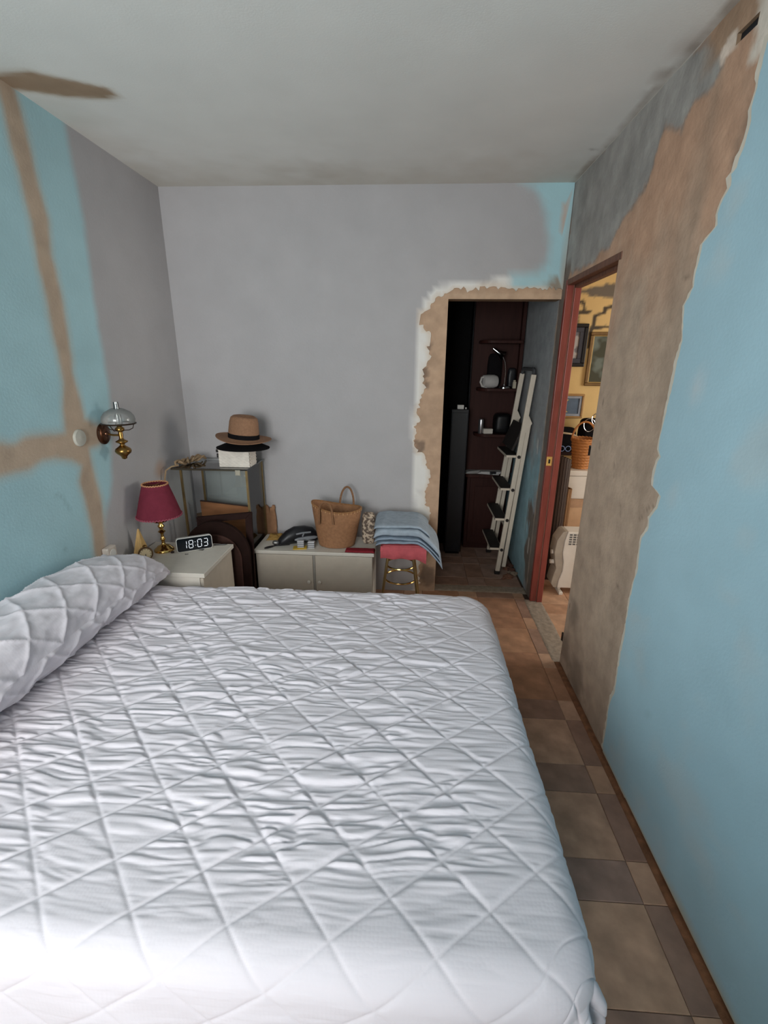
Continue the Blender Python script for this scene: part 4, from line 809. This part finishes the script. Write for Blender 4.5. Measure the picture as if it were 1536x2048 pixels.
tb = thing('black_backdrop', 'tall black wardrobe added to keep the left of the closet dark', 'backdrop', (1.68, 4.12, 0))  # added black block, made up to keep the closet's left end dark
MB().box((1.46, 3.96, 0), (1.93, 4.28, 2.35)).obj('carcass', M_black, tb); MB().box((1.47, 3.945, .06), (1.925, 3.959, 2.32)).obj('door', M_black, tb, bevel=.003)
tc_ = thing('tall_cabinet', 'narrow dark grey floor cabinet left of the mahogany shelves', 'cabinet', (1.86, 3.79, 0))
M_dg = mat('charcoal_lacquer', S(20, 21, 26), .4); MB().box((1.790, 3.72, .02), (1.925, 3.92, 1.215)).obj('body', M_dg, tc_, bevel=.004); MB().box((1.80, 3.73, 0), (1.915, 3.91, .02)).obj('plinth', M_black, tc_); MB().box((1.797, 3.714, .06), (1.918, 3.7195, 1.19)).obj('front', M_dg, tc_, bevel=.002)
tag(MB().box((1.835, 3.735, 1.2155), (1.885, 3.775, 1.247)).box((1.897, 3.745, 1.2155), (1.907, 3.765, 1.228)).obj('small_box', M_white, bevel=.002), 'tiny white box on top of the charcoal cabinet', 'box')
# shelf 2: chrome lamp, paper bag, small pot; shelf 3: can, carton
M_chr = mat('chrome', S(210, 210, 214), .12, 1, var=.03)
zc = 1.3755
dl = thing('desk_lamp', 'chrome gooseneck desk lamp with a dark conical head on the closet shelf', 'lamp', (2.19, 3.772, zc))
MB().lathe([(.046,0),(.046,.008),(.040,.014),(.010,.018),(.007,.030)], (2.185, 3.772, zc), 28).obj('base', M_chr, dl, smooth=True)
gp = [(2.185, 3.772, zc+.02), (2.188, 3.775, zc+.06), (2.188, 3.777, zc+.13), (2.178, 3.777, zc+.19), (2.155, 3.772, zc+.235), (2.120, 3.767, zc+.262)]
MB().tube(gp, .0042, 10).obj('stem', M_chr, dl, smooth=True)
Mh = Matrix.Rotation(math.radians(125), 3, 'Y'); MB().lathe([(.010,-.02),(.014,0),(.016,.03),(.030,.06),(.040,.075),(.038,.073),(.014,.03)], (2.095, 3.762, zc+.278), 24, M=Mh).obj('head', M_chr, dl, smooth=True)
pillowy('soft_bag', (2.115, 3.846, zc+.130), .055, .024, .125, M_felt, 'black soft bag standing behind the chrome desk lamp', 'bag', 8)
wbag = thing('plastic_jug', 'white plastic jug lying on its side on the closet shelf', 'jug', (2.055, 3.765, zc))
Mj = rz(.25)@Matrix.Rotation(PI/2, 3, 'Y'); MB().lathe([(.030,-.062),(.046,-.055),(.050,-.02),(.050,.03),(.042,.052),(.022,.060)], (2.075, 3.765, zc+.050), 26, M=Mj).obj('body', mat('white_polythene', S(176, 174, 172), .4), wbag, smooth=True)
MB().tube([(2.030, 3.745, zc+.085), (2.006, 3.735, zc+.078), (1.998, 3.733, zc+.045), (2.012, 3.735, zc+.014), (2.050, 3.745, zc+.008)], .008, 8).obj('handle', mat('white_polythene2', S(184, 182, 178), .4), wbag, smooth=True)
tag(MB().box((2.248, 3.745, zc), (2.272, 3.775, zc+.050)).lathe([(.010,0),(.010,.012)], (2.26, 3.760, zc+.050), 14).obj('spice_jar', mat('pale_label', S(170, 160, 140), .5), bevel=.002), 'small pale labelled jar by the right end of the closet shelf', 'jar')
pillowy('peaked_cap', (2.250, 3.843, zc+.075), .033, .026, .075, M_bk, 'black cap leaning in the corner of the closet shelf', 'cap', 9)
z3 = 1.0255
tag(MB().lathe([(.019,0),(.021,.003),(.021,.105),(.019,.112),(.015,.115)], (2.030, 3.762, z3), 24).obj('aluminium_can', mat('brushed_aluminium', S(180, 180, 184), .3, .9), smooth=True), 'slim silver can on the lowest closet shelf', 'can')
tag(MB().obox((2.085, 3.765, z3+.020), (.075, .05, .040), rz(.1)).obj('tissue_pack', mat('pale_pack', S(190, 184, 174), .6), bevel=.006), 'small white packet beside the slim silver can', 'packet')
pillowy('helmet', (2.195, 3.797, z3+.080), .066, .066, .079, mat('glossy_black', S(12, 12, 14), .45, spec=.3), 'glossy black rounded helmet on the lowest closet shelf', 'helmet', 10)
for i, (x, y, a, w, h, z, s) in enumerate(((1.985, 3.86, .15, .12, .10, .686, 0), (2.135, 3.84, -.25, .17, .10, .686, 0))):
    t = thing('paper_stack', ('grey sheaf of papers' if i == 0 else 'white open booklet')+' on the mahogany cupboard top', 'papers', (x, y, z))
    for j in range(3): MB().obox((x+.006*j, y+.004*j, z+.003+.007*j), (w, h, .006), rz(a+.12*j)).obj('sheet', mat('paper_%d%d' % (i, j), S(150+30*i, 148+30*i, 146+30*i), .8), t)
tag(MB().obox((2.16, 3.795, .686+.012), (.05, .025, .022), rz(.1)).obj('key_fob', M_bk, bevel=.004), 'small black object beside the white booklet', 'trinket')

# step ladder, folded and leaning on the closet's side wall
ld = thing('step_ladder', 'folded white step ladder with black treads leaning in the closet', 'ladder', (2.18, 3.57, 0))
M_ldw = mat('white_enamel', S(206, 194, 178), .45, var=.06); M_tread = mat('black_rubber', S(36, 30, 28), .7, bump=.3)
nr0, nr1, fr0, fr1 = Vector((2.176, 3.350, .02)), Vector((2.292, 3.318, 1.49)), Vector((2.176, 3.785, .02)), Vector((2.288, 3.650, 1.49))
nat = lambda z: nr0+(nr1-nr0)*((z-.02)/1.47); fat = lambda z: fr0+(fr1-fr0)*((z-.02)/1.47)
for a, b in ((nat, 0), (fat, 1)):
    MB().beam(a(.02), a(1.49), .022, .034, (1, 0, 0)).obj('front_rail', M_ldw, ld, bevel=.004)
    MB().beam(a(.055)+Vector((.046, .02, .0)), a(1.16)+Vector((.030, .006, 0)), .022, .030, (1, 0, 0)).obj('rear_rail', M_ldw, ld, bevel=.004)
    MB().beam(a(0)+Vector((0, 0, 0)), a(.028), .026, .038, (1, 0, 0)).obj('rubber_foot', M_tread, ld)
    MB().prism([(-.018, 1.10), (.022, 1.10), (.048, 1.165), (.018, 1.215), (-.010, 1.215)], lambda u, v, h, a=a: a(v)+Vector((u, -.012+h, 0)), 0, .022).obj('hinge_plate', M_ldw, ld)
for z in (.215, .455, .690, .935):
    p, q = nat(z), fat(z); stp = MB().add([(p.x-.085, p.y+.006, z-.016), (p.x+.004, p.y+.006, z-.016), (q.x+.004, q.y-.006, z-.016), (q.x-.085, q.y-.006, z-.016), (p.x-.085, p.y+.006, z), (p.x+.004, p.y+.006, z), (q.x+.004, q.y-.006, z), (q.x-.085, q.y-.006, z)], [(3,2,1,0),(4,5,6,7),(0,1,5,4),(1,2,6,5),(2,3,7,6),(3,0,4,7)]).obj('step', M_ldw, ld)
    MB().add([(p.x-.083, p.y+.010, z), (p.x+.000, p.y+.010, z), (q.x+.000, q.y-.010, z), (q.x-.083, q.y-.010, z), (p.x-.083, p.y+.010, z+.004), (p.x+.000, p.y+.010, z+.004), (q.x+.000, q.y-.010, z+.004), (q.x-.083, q.y-.010, z+.004)], [(3,2,1,0),(4,5,6,7),(0,1,5,4),(1,2,6,5),(2,3,7,6),(3,0,4,7)]).obj('tread', M_tread, stp)
    for r_, s in ((p, -1), (q, 1)): MB().cyl(r_+Vector((.0, s*.010, -.008)), r_+Vector((.0, s*.0165, -.008)), .012, n=14).obj('rivet', M_tread, stp)
p, q, p2, q2 = nat(.96), fat(.96), nat(1.15), fat(1.15)
MB().add([(p.x-.055, p.y+.014, .97), (q.x-.055, q.y-.014, .97), (q2.x-.004, q2.y-.014, 1.15), (p2.x-.004, p2.y+.014, 1.15), (p.x-.040, p.y+.014, .965), (q.x-.040, q.y-.014, .965), (q2.x+.011, q2.y-.014, 1.145), (p2.x+.011, p2.y+.014, 1.145)], [(0,1,2,3),(7,6,5,4),(0,4,5,1),(1,5,6,2),(2,6,7,3),(3,7,4,0)]).obj('platform', M_tread, ld)
tp, tq = nat(1.49), fat(1.49); MB().tube([tp, tp+Vector((.002, .010, .022)), tp+Vector((.003, .035, .034)), tq+Vector((.003, -.035, .034)), tq+Vector((.002, -.010, .022)), tq], .013, 10).obj('top_bow', mat('dark_grip', S(70, 70, 72), .6), ld, smooth=True)
MB().beam(nat(.33)+Vector((.045, .016, 0)), fat(.33)+Vector((.045, -.016, 0)), .012, .022).obj('rear_brace', M_ldw, ld)
# rubble
rk = random.Random(5); rlab = 'broken piece of reddish brick rubble at the foot of the ladder'
M_rub = [mat('rubble_%d' % i, c, .95, var=.3, bump=.8, bscale=60) for i, c in enumerate((S(120, 84, 66), S(136, 118, 102), S(98, 66, 54)))]
for i, (x, y, z, s) in enumerate(((2.250, 3.285, 0, .026), (2.296, 3.330, 0, .026), (2.298, 3.410, 0, .024), (2.266, 3.440, 0, .020), (2.276, 3.375, 0, .014), (2.300, 3.49, 0, .022), (2.212, 3.262, 0, .013))):
    mb = MB(); a0 = rk.random()*6
    R = [[(x+s*f*(1+.3*rk.uniform(-1, 1))*math.cos(a0+2*PI*k/7)*1.3, y+s*f*(1+.3*rk.uniform(-1, 1))*math.sin(a0+2*PI*k/7), z+s*h*(1+.15*rk.uniform(-1, 1))*(h > 0)) for k in range(7)] for f, h in ((.9, 0), (1.05, .35), (.95, .8), (.55, 1.05))]
    tag(mb.rings(R).obj('rubble', M_rub[i % 3]), rlab, 'rubble', 'rubble by the ladder')

# ------------------------------------------------------------------ next room, seen through the doorway
M_hw = mat('heater_white', S(222, 214, 204), .35, var=.03); M_hg = mat('heater_grey', S(168, 158, 146), .5)
ht = thing('heater', 'white electric convector heater with grille just beyond the doorway', 'heater', (2.72, 3.10, 0))
side = [(2.520,.045),(2.500,.075),(2.510,.14),(2.522,.19),(2.508,.25),(2.498,.31),(2.506,.40),(2.538,.462),(2.555,.468)]
MB().prism(side+[(2.570,.468),(2.556,.40),(2.552,.31),(2.566,.24),(2.566,.17),(2.548,.10),(2.545,.045)][::1], lambda a, b, h: (a, 3.06+h, b), 0, .12).obj('end_cover', M_hg, ht, bevel=.004)
MB().prism([(2.546,.045),(2.549,.10),(2.567,.17),(2.567,.24),(2.553,.31),(2.557,.40),(2.571,.468),(2.95,.468),(2.95,.045)][::-1], lambda a, b, h: (a, 3.055+h, b), 0, .125).obj('body', M_hw, ht, bevel=.006)
gr = MB()
for i in range(14):
    for j in range(5): gr.box((2.583+i*.026, 3.0525, .375+j*.017), (2.601+i*.026, 3.056, .385+j*.017))
gr.obj('grille', mat('grille_shadow', S(92, 90, 88), .7), ht)['kind'] = 'stuff'
for x in (2.555, 2.90): MB().box((x, 3.03, 0), (x+.028, 3.20, .022)).box((x+.004, 3.08, .02), (x+.024, 3.15, .05)).obj('foot', M_hw, ht, bevel=.005)
for z in (.300, .225): MB().cyl((2.515, 3.11, z), (2.488, 3.11, z), .016, n=14).obj('knob', M_hw, ht, smooth=True)

M_slat = mat('dark_slats', S(62, 46, 38), .6, var=.3, stretch=(6, 6, .6), bump=.2)
def roll_(name, cx_, cy_, r, h, n, label, m, slope):
    t = thing(name, label, 'blind', (cx_, cy_, 0), None)
    for k in range(n):
        a = 2*PI*k/n; x, y = cx_+r*math.cos(a), cy_+r*math.sin(a); hh = h-slope*(x-cx_+r)
        M_ = rz(a); w = 2*r*math.sin(PI/n)*.86
        MB().obox((x, y, hh/2), (.010, w, hh), M_).obj('slat', m, t)
    MB().cyl((cx_, cy_, .0), (cx_, cy_, h-.16), r*.93, n=20).obj('inner_roll', M_dkf, t); return t
roll_('slat_blind', 2.552, 3.345, .066, .965, 22, 'dark brown wooden slat blind rolled up beside the heater', M_slat, .40)
roll_('low_blind', 2.640, 3.46, .050, .690, 16, 'shorter brown rolled blind behind the tall rolled blind', mat('brown_slats', S(130, 92, 56), .6, var=.2), .2)

M_card = mat('cardboard', S(204, 166, 130), .8, var=.08)
cbx = thing('cardboard_box', 'tall pale cardboard box under the white storage box', 'box', (2.95, 3.88, 0))
MB().box((2.735, 3.74, 0), (3.16, 4.02, .505)).obj('body', M_card, cbx, bevel=.003)
MB().box((2.733, 3.736, .44), (3.162, 3.74, .505)).obj('flap', mat('cardboard_shade', S(178, 142, 112), .8), cbx); MB().box((2.93, 3.735, .3), (2.96, 3.74, .44)).obj('tape', mat('tape', S(190, 160, 110), .3), cbx)
sb = thing('storage_box', 'white lidded storage box beneath the wicker basket', 'box', (2.95, 3.88, .506))
MB().box((2.745, 3.745, .506), (3.15, 4.01, .70)).obj('tub', M_hw, sb, bevel=.012); MB().box((2.735, 3.735, .7005), (3.16, 4.02, .745)).obj('lid', M_hw, sb, bevel=.008)
wk = thing('wicker_basket', 'honey wicker basket with an arched handle on the white box', 'basket', (2.872, 3.85, .746))
M_wk = mat('honey_wicker', S(178, 116, 62), .6, var=.2, vscale=50); wm = MB(); n = 64
R = []
for i in range(41):
    f = i/40; r = .062+.030*f+.003*math.sin(i*PI/2)
    R.append([(2.872+(r+.0022*math.cos(k*PI/2+i*PI/2))*math.cos(2*PI*k/n), 3.85+(r+.0022*math.cos(k*PI/2+i*PI/2))*math.sin(2*PI*k/n), .746+.235*f) for k in range(n)])
R += [[(2.872+r*math.cos(2*PI*k/n), 3.85+r*math.sin(2*PI*k/n), z) for k in range(n)] for r, z in ((.084, .981), (.06, .78))]
wm.rings(R).obj('body', M_wk, wk, smooth=True)
MB().tube([(2.872+.090*math.cos(a), 3.85+.090*math.sin(a), .985+.003*math.sin(a*20)) for a in np.linspace(0, 2*PI, 60, endpoint=False)], .008, 8, True).obj('rim', M_wk, wk, smooth=True)
MB().tube([(2.872-.088*math.cos(a)*1.0, 3.85+.02*math.cos(a), .97+.15*math.sin(a)) for a in np.linspace(0, PI, 24)], .008, 8).obj('handle', M_wk, wk, smooth=True)
tbl = thing('side_table', 'dark side table carrying black bags against the yellow wall', 'table', (3.0, 4.16, 0))
MB().box((2.62, 4.04, .81), (3.45, 4.285, .84)).obj('table_top', M_dkf, tbl, bevel=.003)
for x in (2.64, 3.40):
    for y in (4.05, 4.25): MB().box((x, y, 0), (x+.03, y+.03, .81)).obj('leg', M_dkf, tbl)
for i, (x, y, sx, sz, lab) in enumerate(((2.80, 4.14, .10, .10, 'black handbag with a pale strap behind the wicker basket'), (3.005, 4.13, .085, .14, 'taller black handbag with silver ring handles'))):
    hb = thing('handbag', lab, 'bag', (x, y, .84)); b_ = pillowy('body', (x, y, .84+sz), sx, .07, sz, M_felt, None, None, 20+i, parent=hb)
    if i == 0: MB().tube([(x-.10, y-.06, .98), (x-.03, y-.085, 1.00), (x+.05, y-.075, .99), (x+.10, y-.06, .965)], .008, 8).obj('strap', mat('pale_strap', S(190, 170, 140), .6), hb, smooth=True)
    else:
        for q_, (rx, zz) in enumerate(((.045, 1.07), (.040, 1.12))): MB().tube([(x-.03+.05*q_+rx*math.cos(a), y-.075-.01*q_, zz+rx*1.2*math.sin(a)) for a in np.linspace(0, 2*PI, 36, endpoint=False)], .004, 8, True).obj('ring_handle', M_chr, hb, smooth=True)
hb = thing('spectacles', 'blue-rimmed spectacles resting in front of the black handbag', 'spectacles', (2.80, 4.055, .84))
for s in (-1, 1): MB().tube([(2.80+s*.026+.022*math.cos(a), 4.055, .866+.022*math.sin(a)) for a in np.linspace(0, 2*PI, 24, endpoint=False)], .003, 6, True).obj('rim', mat('blue_rim%d' % s, S(150, 170, 210), .3), hb, smooth=True)
def picture(name, x0, x1, z0, z1, fw_, mf, label, inner, art, proud=.025):
    t = thing(name, label, 'picture', ((x0+x1)/2, 4.29, z0)); y = 4.299
    for a, b in (((x0, z0), (x1, z0+fw_)), ((x0, z1-fw_), (x1, z1)), ((x0, z0+fw_), (x0+fw_, z1-fw_)), ((x1-fw_, z0+fw_), (x1, z1-fw_))): MB().box((a[0], y-proud, a[1]), (b[0], y, b[1])).obj('frame_side', mf, t, bevel=.006)
    if inner: 
        f2 = fw_+inner[0]
        for a, b in (((x0+fw_, z0+fw_), (x1-fw_, z0+f2)), ((x0+fw_, z1-f2), (x1-fw_, z1-fw_)), ((x0+fw_, z0+f2), (x0+f2, z1-f2)), ((x1-f2, z0+f2), (x1-fw_, z1-f2))): MB().box((a[0], y-.016, a[1]), (b[0], y, b[1])).obj('inner_frame', inner[1], t, bevel=.002)
    MB().box((x0+fw_, y-.008, z0+fw_), (x1-fw_, y-.002, z1-fw_)).obj('print', art, t); return t
M_bf = mat('black_frame', S(22, 20, 24), .35); M_gf = mat('old_gold_frame', S(120, 92, 56), .45, .3, var=.2)
picture('black_picture', 2.64, 2.942, 1.535, 1.880, .030, M_bf, 'picture in a wide black frame on the yellow wall', (.036, mat('slate_mount', S(60, 60, 70), .6)), blotch('grey_print', S(120, 118, 124), S(184, 180, 178), 12))
picture('gold_picture', 2.966, 3.30, 1.378, 1.815, .026, M_gf, 'hazy landscape in an old gold frame on the yellow wall', (.008, mat('gold_slip', S(176, 146, 92), .4, .5)), blotch('hazy_landscape', S(74, 74, 60), S(112, 120, 112), 5))
mp_ = picture('moon_picture', 2.72, 2.985, 1.10, 1.308, .018, mat('tan_frame', S(170, 130, 80), .5), 'small blue picture of a crescent moon below the framed pictures', (.02, mat('pale_blue_mount', S(150, 156, 168), .6)), mat('blue_print', S(92, 108, 128), .7, var=.15))
cr = [(2.855+.050*math.sin(a), 1.205+.055*math.cos(a)) for a in np.linspace(PI, 2*PI, 20)]+[(2.862+.030*math.sin(a), 1.205+.052*math.cos(a)) for a in np.linspace(2*PI, PI, 20)][1:-1]
MB().prism(cr, lambda a, b, h: (a, 4.291-h, b), 0, .001).obj('crescent', mat('moon_yellow', S(206, 184, 110), .6), mp_)
